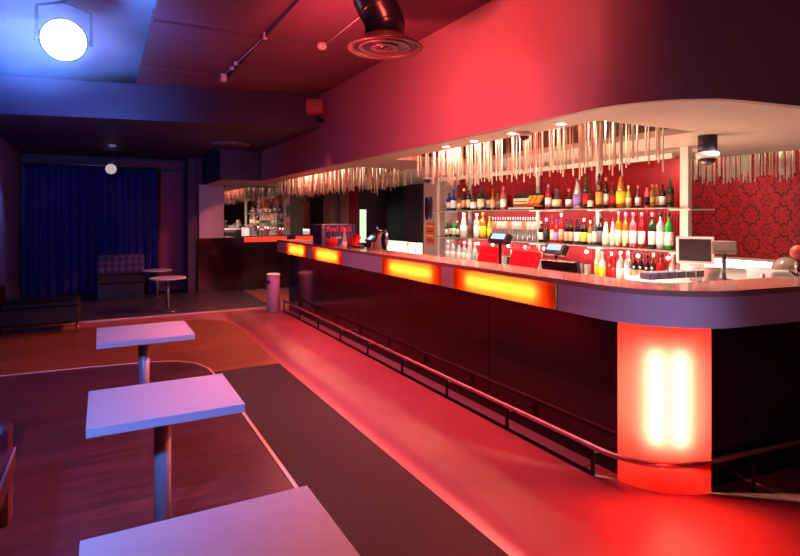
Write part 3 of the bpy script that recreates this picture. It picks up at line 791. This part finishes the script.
# orange advertising display rack on the top shelf
yA = yat(510, 4.5)[0]; yB = yat(541, 4.5)[0]
t = thing('display_case', 'black display case of orange and white tubes on the top shelf', 'display', (4.55, (yA+yB)/2, 1.566))
obj('case', MB().box(4.56, 4.70, yB, yA, 1.566, 1.76).box(4.44, 4.70, yB, yA, 1.566, 1.585), M_blackmatte, t)
for r_ in range(2):
    for k in range(9):
        y = yA - 0.04 - k*(yA-yB-0.30)/8
        obj('tube', MB().tube((4.535, y, 1.625+r_*0.045), (4.535, y, 1.66+r_*0.045), 0.012, 8), lmat((235, 215, 180)), t)
obj('orange_band', MB().box(4.535, 4.555, yB+0.03, yA-0.03, 1.60, 1.618), lmat((240, 110, 30)), t)
for k in range(6):
    y = yB + 0.03 + k*0.042
    M_ = Matrix.Translation((4.54, y+0.02, 1.675)) @ Matrix.Rotation(math.radians(38), 4, 'X')
    obj('orange_tube', MB().mbox(M_, 0.02, 0.022, 0.14), lmat((240, 115, 25) if k % 2 == 0 else (235, 170, 60)), t)
obj('price_strip', MB().box(4.43, 4.44, yB+0.05, yA-0.05, 1.575, 1.59), lmat((220, 220, 215)), t)

# blue promotional sphere bottles, sticker and cut-outs on the pillar
def on_pillar(pxa, pxb, ya, yb, th=0.006):
    y0, d0 = yat(pxa, 4.57); y1, d1 = yat(pxb, 4.57); d = (d0+d1)/2
    return y1, y0, EYE-(yb-215)*d/550, EYE-(ya-215)*d/550
a, b, z0, z1 = on_pillar(426.5, 434.5, 223, 244)
t = thing('pillar_poster', 'small orange and yellow poster on the cream pillar', 'poster', (4.56, (a+b)/2, z0))
obj('sheet', MB().box(4.562, 4.569, a, b, z0, z1), lmat((235, 95, 30)), t)
for k in range(4):
    zz = z0 + (z1-z0)*(0.14+0.22*k)
    obj('printed_band', MB().box(4.559, 4.562, a+0.02, b-0.02-0.02*(k%2), zz, zz+0.025), lmat((250, 225, 120) if k % 2 else (190, 20, 30)), t)
a, b, z0, z1 = on_pillar(425.5, 428.8, 197, 220)
def oval(name, a, b, z0, z1, m_, label, cat):
    cy_, cz_ = (a+b)/2, (z0+z1)/2; n = 24
    mbx = MB(); pts = [(cy_+(b-a)/2*math.cos(2*PI*i/n), cz_+(z1-z0)/2*math.copysign(abs(math.sin(2*PI*i/n))**0.7, math.sin(2*PI*i/n))) for i in range(n)]
    mbx.add([(4.555, p[0], p[1]) for p in pts]+[(4.569, p[0], p[1]) for p in pts], [tuple(range(n))[::-1], tuple(range(n, 2*n))]+[(i, (i+1)%n, n+(i+1)%n, n+i) for i in range(n)])
    return single(name, mbx, m_, label, cat)
oval('wall_ornament', a, b, z0, z1, M_blackmatte, 'dark oval ornament high on the cream pillar', 'ornament')
a, b, z0, z1 = on_pillar(429.5, 433, 196, 219)
oval('wall_ornament', a, b, z0, z1, M_chrome, 'silvery oval ornament high on the cream pillar, right of the dark one', 'ornament')

# ------------------------------------------------------------ hanging rods
rod_id = [0]
def rods(R, n, zlo, zhi, label, group, mats):
    x0, x1, y0, y1 = R; zt = SOF+0.26
    t = thing('rod_chandelier', label, 'light fitting', ((x0+x1)/2, (y0+y1)/2, zt), group)
    obj('mounting_plate', MB().box(x0+.02, x1-.02, y0+.02, y1-.02, zt-0.012, zt-0.001), M_recess, t)
    protos = []
    for L in [0.30+0.03*i for i in range(9)]:
        for m_ in mats:
            me = mesh('rod', MB().lathe([(0.0056, -L), (0.0056, 0)], (0,0,0), 6), m_); protos.append((L, me))
    for i in range(n):
        x = random.uniform(x0+.04, x1-.04); y = random.uniform(y0+.04, y1-.04)
        zb = random.triangular(zlo, zhi, (zlo+zhi)/2)
        L = zt-zb
        best = min(protos, key=lambda p: abs(p[0]-L)+random.random()*0.02)
        o = bpy.data.objects.new('rod', best[1]); C.objects.link(o); o.parent = t
        o.location = (x-(x0+x1)/2, y-(y0+y1)/2, -0.012)
rods(R1, 210, 1.78, 1.98, 'nearest cluster of hanging frosted rods in the ceiling recess above the bar', 'hanging rod clusters', (M_rod, M_rod, M_rodpink))
rods(R2, 290, 1.82, 1.98, 'far cluster of hanging frosted rods, over the far half of the bar', 'hanging rod clusters', (M_rod, M_rodpink))
rods((5.57, 5.93, 2.5, 5.6), 230, 1.82, 1.97, 'row of hanging frosted rods against the red damask wall', 'hanging rod clusters', (M_rod, M_rod, M_rodpink))

# ------------------------------------------------------------ soffit downlights, dome cameras
for k, (px, py) in enumerate(((561, 123), (512, 133), (474, 141), (446, 147))):
    y, d = yat(px, 2.60)
    t = thing('downlight', 'recessed warm downlight in the soffit edge, %s from the right' % ORD[k], 'light', (2.60, y, SOF), 'downlights along the soffit')
    obj('trim_ring', MB().lathe([(.038, SOF-.001), (.038, SOF-.004), (.030, SOF-.004)], (2.60, y, 0), 20), M_white, t)
    obj('lens', MB().lathe([(.028, SOF-.006), (.029, SOF-.003)], (2.60, y, 0), 16), M_down, t)
    spot('downlight_beam', (2.60, y, SOF-0.03), (2.60, y, 0), 2.2, (1.0, 0.62, 0.45), 110, 0.8, 0.03)
def dome(px, X, base_z, label, blackbase=False, sc=1.0):
    y, d = yat(px, X)
    t = thing('dome_camera', label, 'camera', (X, y, base_z))
    if blackbase:
        obj('mount', MB().lathe([(.052*sc, base_z-.10*sc), (.052*sc, base_z)], (X, y, 0), 24), mat('navy_black_plastic', (30, 26, 52), 0.4), t)
        z = base_z-.10*sc
    else: z = base_z
    obj('collar', MB().lathe([(.060*sc, z-.035*sc), (.062*sc, z-.005*sc), (.055*sc, z)], (X, y, 0), 24), M_white, t)
    obj('dome', MB().ball((X, y, z-.035*sc), .046*sc, 12, 1.0, -1, 0.0), mat('dark_dome', (60, 30, 35), 0.05, coat=1.0, var=0), t)
dome(707.5, 3.95, SOF, 'dome security camera on a dark cylinder under the soffit, right of the shelving', True, 1.25)
dome(524.5, 2.66, SOF, 'white dome camera among the hanging rods above the second bay', sc=0.75)
dome(427.5, 4.40, SOF, 'white dome camera under the soffit in front of the cream pillar', sc=1.2)

# ------------------------------------------------------------ tills and counter goods
def screen(name, label, X, px, wdt, hgt, zc, tilt, rotz, face_mat, base_z=0.90, back_mat=None, edge=None):
    base_z += 0.001
    y, d = yat(px, X)
    t = thing(name, label, 'till', (X, y, base_z))
    M_ = Matrix.Translation((X, y, zc)) @ Matrix.Rotation(math.radians(rotz), 4, 'Z') @ Matrix.Rotation(math.radians(tilt), 4, 'Y')
    hs = obj('housing', MB().mbox(M_, 0.05, wdt, hgt), back_mat or M_blackmatte, t, 0.006)
    obj('screen', MB().mbox(M_ @ Matrix.Translation((0.028, 0, 0)), 0.006, wdt*0.9, hgt*0.86), face_mat, hs)
    obj('rear_cover', MB().mbox(M_ @ Matrix.Translation((-0.032, 0, -0.02)), 0.016, wdt*0.6, hgt*0.55), back_mat or M_blackmatte, hs, 0.004)
    obj('neck', MB().tube((X+0.03, y, base_z), (X+0.02, y, zc-hgt*0.2), 0.022, 10), M_blackmatte, t)
    obj('foot', MB().box(X-0.07, X+0.10, y-0.09, y+0.09, base_z, base_z+0.02), M_blackmatte, t, 0.004)
    return t
M_tillred = mat('red_till_plastic', (215, 28, 38), 0.3, var=0.05)
M_tillglow = emis('till_screen_glow', (0.9, 0.8, 1.0), 1.2)
screen('till_terminal', 'red till terminal on the left of the customer display', 2.92, 489, 0.27, 0.24, 1.11, 18, 0, M_tillglow, 0.90, M_tillred)
screen('till_terminal', 'red till terminal in the middle, right of the customer display', 2.92, 523, 0.30, 0.26, 1.09, 18, 0, M_tillglow, 0.90, M_tillred)
screen('till_terminal', 'dark till terminal nearest to the rounded corner of the bar', 2.90, 562, 0.30, 0.24, 1.06, -14, 10, M_tillglow, 0.90, mat('black_till_plastic', (35, 14, 28), 0.25))
def pole_display(X, px, ztop, label, wd=0.17, base=0.90, lcd=True, roll=0, hm=None):
    y, d = yat(px, X)
    t = thing('customer_display', label, 'display', (X, y, base))
    obj('pole', MB().tube((X, y, base), (X, y, ztop-0.03), 0.014, 10), M_steel if hm else M_blackmatte, t)
    obj('foot', MB().lathe([(0.09, base), (0.09, base+0.01), (0.03, base+0.02)], (X, y, 0), 20), M_steel if hm else M_blackmatte, t)
    M_ = Matrix.Translation((X, y, ztop)) @ Matrix.Rotation(math.radians(roll), 4, 'Z') @ Matrix.Rotation(math.radians(28), 4, 'Y')
    hd = obj('head', MB().mbox(M_, 0.05, wd, 0.085), hm or M_blackmatte, t, 0.006)
    if lcd: obj('lcd', MB().mbox(M_ @ Matrix.Translation((-0.027, 0, 0.01)), 0.004, wd*0.7, 0.045), M_screen, hd)
pole_display(2.86, 500, 1.305, 'pole display with a pale lit screen between the two red tills', 0.24)
pole_display(3.03, 556, 1.235, 'pole display with a bluish screen above the dark till', 0.20)
# right-hand monitor, display, cups on the rear counter
rc_ = thing('rear_counter', 'pale worktop below the damask wall', 'counter', (5.6, 3.5, 0))
obj('cabinet', MB().box(5.40, 5.94, 2.0, 5.6, 0, 0.84), M_charcoal, rc_)
obj('worktop', MB().box(5.36, 5.94, 2.0, 5.6, 0.84, 0.88), M_worktop, rc_)
obj('ledge', MB().box(5.80, 5.94, 2.0, 5.6, 1.03, 1.05), M_frame, rc_)
obj('led_strip', MB().box(5.86, 5.89, 2.3, 5.4, 1.015, 1.028), M_ledhot, rc_)
obj('splashback', MB().box(5.925, 5.94, 2.0, 5.6, 0.88, 1.03), M_white, rc_)
area('rear_counter_glow', (5.80, 3.2, 1.0), (5.80, 3.2, 0.8), 12, (1.0, 0.85, 0.7), 1.4, 0.06)
# island with monitor near the shelf end
isl = thing('service_island', 'pale service counter right of the bottle shelving', 'counter', (3.9, 2.6, 0))
obj('cabinet', MB().box(3.62, 4.9, 1.92, 2.90, 0, 0.995), M_charcoal, isl)
obj('worktop', MB().box(3.58, 4.94, 1.90, 2.92, 0.995, 1.03), M_white, isl)
def ppt(px, X): return yat(px, X)[0]
X_ = 4.22; y_ = ppt(695, X_)
t = thing('monitor', 'flat monitor with a pale bezel right of the shelving post', 'monitor', (X_, y_, 1.031))
M_ = Matrix.Translation((X_, y_, 1.215)) @ Matrix.Rotation(math.radians(30), 4, 'Z') @ Matrix.Rotation(math.radians(-8), 4, 'Y')
obj('bezel', MB().mbox(M_, 0.04, 0.27, 0.22), M_white, t, 0.006)
obj('screen', MB().mbox(M_ @ Matrix.Translation((-0.021, 0, 0.005)), 0.004, 0.23, 0.18), mat('screen_off', (45, 32, 38), 0.2), t)
obj('stand', MB().tube((X_+0.04, y_, 1.031), (X_+0.03, y_, 1.15), 0.02, 10), M_blackmatte, t)
obj('foot', MB().lathe([(0.09, 1.031), (0.09, 1.041), (0.03, 1.05)], (X_+0.04, y_, 0), 20), M_blackmatte, t)
pole_display(3.86, 724, 1.27, 'grey pole display in front of the damask wall', 0.15, 1.031, False, 38, mat('grey_plastic', (120, 105, 98), 0.4))
def cup(px, X, r, h, label, m_, z=1.031):
    y = ppt(px, X)
    t = thing('cup', label, 'cup', (X, y, z))
    obj('body', MB().lathe([(r*.72, z), (r, z+h), (r*.94, z+h), (r*.68, z+0.01)], (X, y, 0), 20), m_, t)
    obj('rim', MB().lathe([(r, z+h-0.006), (r*1.04, z+h), (r*.94, z+h+0.004)], (X, y, 0), 20), m_, t)
cup(696, 3.72, 0.055, 0.12, 'white tub below the monitor', M_white)
cup(711, 3.66, 0.060, 0.11, 'pale grey tub left of the grey pole display', mat('grey_tub', (190, 175, 160), 0.5))
# row of small white bowls along the inner edge of the bar top
for k in range(6):
    px = 649 + 9.3*k
    X0 = 2.70 + 0.075*k if k else 2.70
    y, d = yat(px, X0+0.1)
    t = thing('salt_dish', 'small white square dish in the row at the bar corner, %s from the left' % ORD[k], 'dish', (X0+0.1, y, 1.125), 'white dishes at the bar corner')
    Xc, q = X0+0.1, 0.034
    obj('bowl', MB().box(Xc-q, Xc+q, y-q, y+q, 1.126, 1.131).box(Xc-q, Xc-q+.004, y-q, y+q, 1.131, 1.165).box(Xc+q-.004, Xc+q, y-q, y+q, 1.131, 1.165).box(Xc-q, Xc+q, y-q, y-q+.004, 1.131, 1.165).box(Xc-q, Xc+q, y+q-.004, y+q, 1.131, 1.165), M_white, t)
    obj('filling', MB().box(Xc-q+.006, Xc+q-.006, y-q+.006, y+q-.006, 1.131, 1.158), M_white, t)
# ice machine with a clear dome, tap
X_, y_ = 4.2, ppt(782, 4.2)
t = thing('ice_crusher', 'white machine with a clear rounded dome at the right edge', 'machine', (X_, y_, 1.031))
M_ = Matrix.Translation((X_, y_, 0)) @ Matrix.Rotation(math.radians(-28), 4, 'Z')
def rot(mbx):
    for i in range(len(mbx.v)): mbx.v[i] = tuple(M_ @ Vector(mbx.v[i]))
    return mbx
obj('housing', rot(MB().box(-0.17, 0.17, -0.14, 0.14, 1.031, 1.12)), M_white, t, 0.02)
obj('dome', rot(MB().ball((0.03, 0, 1.12), 0.09, 12, 0.95, 0.0, 1.0)), mat('clear_dome', (200, 175, 165), 0.1, trans=0.5, coat=0.5), t)
obj('knob', rot(MB().tube((-0.19, -0.06, 1.08), (-0.17, -0.06, 1.08), 0.014, 10)), M_steel, t)
X_, y_ = 3.95, ppt(798, 3.95)
t = thing('beer_tap', 'white and pink round-topped tap at the right edge', 'tap', (X_, y_, 1.031))
obj('column', MB().tube((X_, y_, 1.031), (X_, y_, 1.20), 0.022, 12), M_chrome, t)
obj('badge', MB().ball((X_, y_, 1.26), 0.045, 10), mat('pink_badge', (235, 120, 110), 0.3), t)
obj('handle', MB().tube((X_, y_, 1.10), (X_-0.09, y_, 1.14), 0.012, 8), M_chrome, t)
X_, y_ = 3.75, ppt(748, 3.75)
single('card_terminal', MB().box(X_-0.05, X_+0.05, y_-0.035, y_+0.035, 1.031, 1.06), mat('grey_device', (110, 95, 90), 0.4), 'small flat grey device lying on the pale counter', 'device', bevel=0.005)

# ------------------------------------------------------------ far counter goods
BX0, BX1, BY0, BY1, BZ = 2.40, 2.86, 6.48, 6.80, 1.125
t = thing('drinks_cooler', 'blue drinks display box with red lettering on the far bar top', 'display box', (2.6, 6.6, BZ))
M_blue = mat('navy_box', (70, 78, 135), 0.35, var=0.12, scale=25)
obj('case', MB().box(BX0, BX1, BY0, BY1, BZ, BZ+0.255), mat('dark_box_side', (38, 26, 60), 0.3), t)
obj('front', MB().box(BX0+0.005, BX1-0.005, BY0-0.008, BY0, BZ+0.005, BZ+0.25), M_blue, t)
obj('silver_strip', MB().box(BX0, BX0+0.035, BY0-0.012, BY0, BZ, BZ+0.255), M_steel, t)
obj('white_panel', MB().box(BX0+0.10, BX0+0.26, BY0-0.011, BY0-0.008, BZ+0.08, BZ+0.10), M_white, t)
fc = bpy.data.curves.new('lettering', 'FONT'); fc.body = 'Red Bull'; fc.size = 0.10; fc.extrude = 0.002; fc.align_x = 'CENTER'; fc.offset = 0.002
fc.materials.append(mat('red_letter', (235, 60, 60), 0.4))
fo_ = bpy.data.objects.new('lettering_src', fc); C.objects.link(fo_)
bpy.context.view_layer.update()
lm = bpy.data.meshes.new_from_object(fo_.evaluated_get(bpy.context.evaluated_depsgraph_get()))
bpy.data.objects.remove(fo_)
lo = bpy.data.objects.new('lettering', lm); C.objects.link(lo); lo.parent = t
lo.rotation_euler = (PI/2, 0, 0); lo.location = (2.63-2.6, BY0-0.012-6.6, 0.165)
# red straw cup
X_, y_ = 2.45, ppt(332, 2.45)
t = thing('straw_cup', 'red cup full of dark straws in front of the blue box', 'cup', (X_, y_, 1.125))
obj('cup_body', MB().lathe([(.055, 1.126), (.075, 1.215), (.070, 1.215), (.052, 1.13)], (X_, y_, 0), 20), mat('red_cup', (225, 18, 30), 0.35), t)
for k in range(12):
    a = 2*PI*k/12*1.7; r = 0.03
    obj('straw', MB().tube((X_+r*.5*math.cos(a), y_+r*.5*math.sin(a), 1.15), (X_+r*2.3*math.cos(a), y_+r*2.3*math.sin(a), 1.31+0.02*math.sin(k*3)), 0.004, 6), M_blackmatte, t)
X_, y_ = 2.47, ppt(344.5, 2.47)
bottle(X_, y_, 1.125, 0.22, 0.026, 'cone', (225, 205, 195), (240, 235, 225), (230, 200, 185), 'slim pale bottle standing right of the red straw cup', 'bottles on the bar top', (0.05, 0.3))
single('napkin_holder', MB().box(2.45, 2.50, ppt(338.6, 2.42)-0.04, ppt(338.6, 2.42)+0.03, 1.125, 1.16), lmat((220, 190, 80)), 'small yellow box between the straw cup and the slim bottle', 'box')
screen('menu_stand', 'small red slanted stand on the far bar top', 2.58, 354, 0.20, 0.13, 1.205, 20, 0, M_tillred, 1.125, M_tillred)['category'] = 'stand'
X_, y_ = 2.62, ppt(372, 2.62)
t = thing('handheld_reader', 'black handheld reader with a lit screen tilted on a stand', 'device', (X_, y_, 1.125))
M_ = Matrix.Translation((X_, y_, 1.245)) @ Matrix.Rotation(math.radians(-40), 4, 'Y') @ Matrix.Rotation(math.radians(8), 4, 'X')
obj('body', MB().mbox(M_, 0.13, 0.13, 0.03), M_blackmatte, t, 0.006)
obj('lcd', MB().mbox(M_ @ Matrix.Translation((-0.01, 0, 0.016)), 0.06, 0.07, 0.003), M_screen, t)
obj('stand', MB().tube((X_, y_, 1.125), (X_, y_, 1.235), 0.015, 8), M_steel, t)
X_, y_ = 2.60, ppt(380, 2.60)
t = thing('beer_font', 'chrome arched beer font reflecting red light', 'tap', (X_, y_, 1.125))
obj('column', MB().sweep([(X_, y_+.06, 1.125), (X_, y_+.05, 1.25), (X_, y_+.02, 1.31), (X_, y_-.04, 1.325), (X_, y_-.12, 1.325), (X_, y_-.15, 1.30), (X_, y_-.15, 1.18)], [.045, .03, .026, .02, .02, .02, .016], 12), M_chrome, t)
obj('handle', MB().tube((X_, y_+.02, 1.31), (X_-.03, y_+.02, 1.38), 0.012, 8), M_chrome, t)
# lit menu sign + photo board behind the far end
X_ = 3.6
ya, yb = ppt(387, X_), ppt(405, X_); d = yat(396, X_)[1]
t = thing('lightbox_sign', 'bright white light box behind the bar below the dark wall', 'light box', (X_, (ya+yb)/2, 0.9))
zz0, zz1 = EYE-(258-215)*d/550, EYE-(241-215)*d/550
obj('case', MB().box(X_, X_+0.06, yb, ya, zz0, zz1), M_white, t)
obj('lit_front', MB().box(X_-0.006, X_-0.001, yb+.01, ya-.01, zz0+.01, zz1-.01), emis('lightbox_face', (1.0, 0.93, 0.85), 2.2), t)
obj('plinth', MB().box(X_, X_+0.06, yb, ya, 0.0, zz0), M_charcoal, t)
yc_, yd_ = ppt(405.5, X_), ppt(420, X_)
t = thing('picture_board', 'board of small reddish pictures right of the white light box', 'board', (X_, (yc_+yd_)/2, 0.9))
obj('board', MB().box(X_, X_+0.04, yd_, yc_, 0.85, zz1), M_frame, t)
random.seed(3)
for r_ in range(3):
    for k in range(6):
        yy = yd_+0.03+(yc_-yd_-0.06)*(k+0.5)/6; hh = (zz1-0.92)/3
        obj('picture', MB().box(X_-0.004, X_, yy-0.03, yy+0.03, 0.93+r_*hh, 0.93+(r_+0.8)*hh), lmat(random.choice([(180,60,70),(230,200,190),(120,40,50),(225,130,120)])), t)
obj('plinth', MB().box(X_, X_+0.04, yd_, yc_, 0.0, 0.85), M_charcoal, t)
area('lightbox_spill', (4.3, 8.6, 1.05), (5.3, 8.6, 1.6), 2.0, (1, .9, .8), 1.2, 0.2)

# ------------------------------------------------------------ ceiling fittings
# stage lamp (blue) facing the room
L = Vector((-0.24, 4.6, 2.75)); dirv = (Vector((0.0, 0.0, 1.6)) - L).normalized()
Mr = dirv.to_track_quat('Z', 'Y').to_matrix().to_4x4()
t = thing('stage_lamp', 'dazzling white-blue stage lamp hanging at top left', 'stage lamp', tuple(L))
obj('can', MB().lathe([(.10, -.30), (.13, -.22), (.14, -.02), (.155, 0.0), (.145, 0.0)], tuple(L), 24, Mr), M_blackmatte, t)
obj('lens', MB().lathe([(.138, -.012), (.14, 0.004), (.09, .022), (.02, .03)], tuple(L), 28, Mr), emis('lamp_lens', (0.80, 0.90, 1.0), 22), t)
obj('yoke', MB().sweep([tuple(L + Vector((-.17, 0.08, 0))), tuple(L + Vector((-.17, 0.08, .25))), tuple(L + Vector((0, 0.08, .30))), tuple(L + Vector((.17, 0.08, .25))), tuple(L + Vector((.17, 0.08, 0)))], 0.012, 8), M_blackmatte, t)
obj('clamp', MB().tube(tuple(L + Vector((0, 0.08, .29))), tuple(L + Vector((0, 0.08, .47))), 0.018, 8), M_blackmatte, t)
spot('stage_lamp_beam', tuple(L + dirv*0.06), (0.15, 2.4, 0.6), 35, (0.25, 0.38, 1.0), 60, 0.9, 0.10)
spot('halo_fill', (-0.45, 4.2, 2.2), (-0.5, 4.6, 3.2), 420, (0.13, 0.27, 1.0), 130, 1.0, 0.2)  # spot added below the lamp to turn the ceiling blue
spot('halo_fill_far', (-0.6, 5.2, 2.3), (-0.6, 7.2, 2.85), 320, (0.15, 0.25, 1.0), 100, 1.0, 0.2)  # second added spot, brightens the beam face in blue

# round air diffuser on a black duct
DX, DY = 0, 0
def at(px, py, z):
    d = 550*(EYE-z)/(py-215); l = (px-400)/550*d
    return d*s_ + l*c_a, d*c_a - l*s_
DZ = 2.60
DX, DY = at(385, 48, DZ); 
t = thing('air_diffuser', 'black elbow duct ending in a wide round ringed air diffuser', 'air duct', (DX, DY, DZ))
M_duct = mat('duct_black', (22, 20, 36), 0.3, var=0.1); M_diff = mat('diffuser_metal', (80, 56, 60), 0.35, metal=0.3, var=0.05)
obj('flange', MB().lathe([(.138, DZ+.075), (.15, DZ+.06), (.235, DZ+.012), (.25, DZ), (.235, DZ-.012), (.215, DZ), (.21, DZ+.02)], (DX, DY, 0), 40), M_diff, t)
obj('throat', MB().lathe([(.205, DZ+.005), (.20, DZ+.03)], (DX, DY, 0), 40), M_duct, t)
for r_, zz in ((.155, 0.0), (.075, -.004)):
    obj('ring', MB().lathe([(r_, DZ+zz+.03), (r_+.02, DZ+zz), (r_+.006, DZ+zz-.006), (r_-.016, DZ+zz+.02)], (DX, DY, 0), 32), M_diff, t)
obj('hub', MB().lathe([(.045, DZ+.01), (.04, DZ-.004), (.01, DZ-.01)], (DX, DY, 0), 24), M_duct, t)
dp = [(DX, DY, DZ+.06), (DX, DY, DZ+.16), (DX-.015, DY+.005, DZ+.20), (DX-.05, DY+.01, DZ+.26), (DX-.08, DY+.02, DZ+.32), (DX-.085, DY+.02, DZ+.382)]
obj('duct', MB().sweep(dp, 0.132, 24), M_duct, t)
for i in (1, 3):
    a = Vector(dp[i]); b = a + (Vector(dp[i+1])-a)*0.25
    obj('duct_band', MB().sweep([tuple(a), tuple(b)], 0.136, 24), M_duct, t)

# flush diffuser in dropped ceiling
x, y = at(231, 143.5, 2.59)
t = thing('ceiling_diffuser', 'flush round air diffuser in the dark dropped ceiling', 'air vent', (x, y, 2.59))
obj('flange', MB().lathe([(.28, 2.589), (.27, 2.565), (.22, 2.56), (.20, 2.575)], (x, y, 0), 36), mat('vent_grey', (110, 95, 105), 0.4), t)
for r_ in (.16, .10):
    obj('ring', MB().lathe([(r_, 2.575), (r_+.02, 2.55), (r_-.01, 2.565)], (x, y, 0), 28), mat('vent_grey', (110, 95, 105), 0.4), t)
obj('throat', MB().lathe([(.21, 2.588), (.205, 2.58)], (x, y, 0), 28), M_blackmatte, t)
# small smoke detector and white spotlight at the dropped ceiling
x, y = at(112.5, 145.5, 2.575)
single('smoke_detector', MB().lathe([(.055, 2.589), (.055, 2.565), (.035, 2.55)], (x, y, 0), 20), M_white, 'small pale smoke detector on the dropped ceiling', 'detector')
x, y = at(111, 169, 2.30)
t = thing('spotlight', 'white-faced spotlight hanging in front of the curtain top', 'spotlight', (x, y, 2.30))
M_ = (Vector((0, 0, 1.7)) - Vector((x, y, 2.30))).normalized().to_track_quat('Z', 'Y').to_matrix().to_4x4()
obj('can', MB().lathe([(.06, -.16), (.085, -.10), (.09, 0), (.08, 0.0)], (x, y, 2.30), 20, M_), M_steel, t)
obj('lens', MB().lathe([(.088, 0.0), (.082, 0.01), (.02, 0.018)], (x, y, 2.30), 24, M_), emis('white_lens', (0.9, 0.75, 0.85), 0.55), t)
obj('arm', MB().tube((x, y+.05, 2.32), (x+.05, y+.08, 2.588), 0.012, 8), M_steel, t)
# speaker on the bulkhead corner
x, y = 2.23, yat(320, 2.26)[0]
t = thing('wall_speaker', 'small pinkish box speaker in the corner of the bulkhead and ceiling beam', 'speaker', (x, y, 2.70))
M_ = Matrix.Translation((2.25, 6.30, 2.80)) @ Matrix.Rotation(math.radians(-25), 4, 'Z')
obj('housing', MB().mbox(M_, 0.21, 0.15, 0.17), mat('speaker_box', (165, 95, 100), 0.5), t, 0.02)
obj('badge', MB().mbox(M_ @ Matrix.Translation((0.03, -0.078, 0.025)), 0.07, 0.008, 0.04), M_chrome, t)
obj('bracket', MB().tube((2.28, 6.30, 2.66), (2.39, 6.40, 2.66), 0.03, 8), M_blackmatte, t)
# smoke sensor with cable
x, y = at(322, 48, 2.955)
t = thing('ceiling_sensor', 'small white ceiling sensor glowing in the red light, with a thin cable', 'sensor', (x, y, 2.97))
obj('head', MB().lathe([(.042, 2.998), (.042, 2.965), (.030, 2.945)], (x, y, 0), 20), M_white, t)
x2, y2 = at(366, 12, 2.99)
obj('cable', MB().tube((x+.03, y-.03, 2.99), (x2, y2, 2.99), 0.005, 6), M_white, t)
# cable with a small fitting along the panel joint
xa, ya = 1.185, 4.52
x2, y2 = at(215, 86, 2.93)
t = thing('cable_light', 'thin pale cable along the ceiling joint ending in a small square fitting', 'fitting', (xa, ya, 2.98))
obj('cable', MB().tube((xa, ya, 2.975), (1.13, 5.95, 2.975), 0.006, 6), M_white, t)
obj('fitting', MB().box(1.09, 1.15, 5.93, 5.99, 2.90, 2.98), M_white, t, 0.006)
for yy in (5.45, 5.65): obj('clip', MB().box(1.125, 1.16, yy-.015, yy+.015, 2.955, 2.985), M_white, t)
obj('hook', MB().box(1.165, 1.195, 4.49, 4.53, 2.95, 3.0), M_white, t)

# thin haze volume added to give the lamp its glow
hz = bpy.data.materials.new('glow_haze'); hz.use_nodes = True; hn = hz.node_tree
hn.nodes.remove(hn.nodes['Principled BSDF'])
vs_ = hn.nodes.new('ShaderNodeVolumeScatter'); vs_.inputs['Color'].default_value = (0.6, 0.75, 1, 1)
tcg = hn.nodes.new('ShaderNodeTexCoord'); gr = hn.nodes.new('ShaderNodeTexGradient'); gr.gradient_type = 'QUADRATIC_SPHERE'
mpg = hn.nodes.new('ShaderNodeMapping'); mpg.inputs['Location'].default_value = (0, 0, 0); mpg.inputs['Scale'].default_value = (0.8, 0.8, 1.6)
hn.links.new(tcg.outputs['Object'], mpg.inputs[0]); hn.links.new(mpg.outputs[0], gr.inputs[0])
mg = hn.nodes.new('ShaderNodeMath'); mg.operation = 'MULTIPLY'; mg.inputs[1].default_value = 0.55
hn.links.new(gr.outputs['Fac'], mg.inputs[0]); hn.links.new(mg.outputs[0], vs_.inputs['Density'])
hn.links.new(vs_.outputs[0], hn.nodes['Material Output'].inputs['Volume'])
hb = obj('glow_haze', MB().box(-1.2, 1.0, 3.4, 5.8, 2.1, 2.94), hz, None, 0, (-0.24, 4.6, 2.75))
tag(hb, 'thin haze added for the blue glow around the stage lamp', 'haze'); hb['kind'] = 'stuff'

for o in list(bpy.data.objects):
    if '_org' in o: del o['_org']
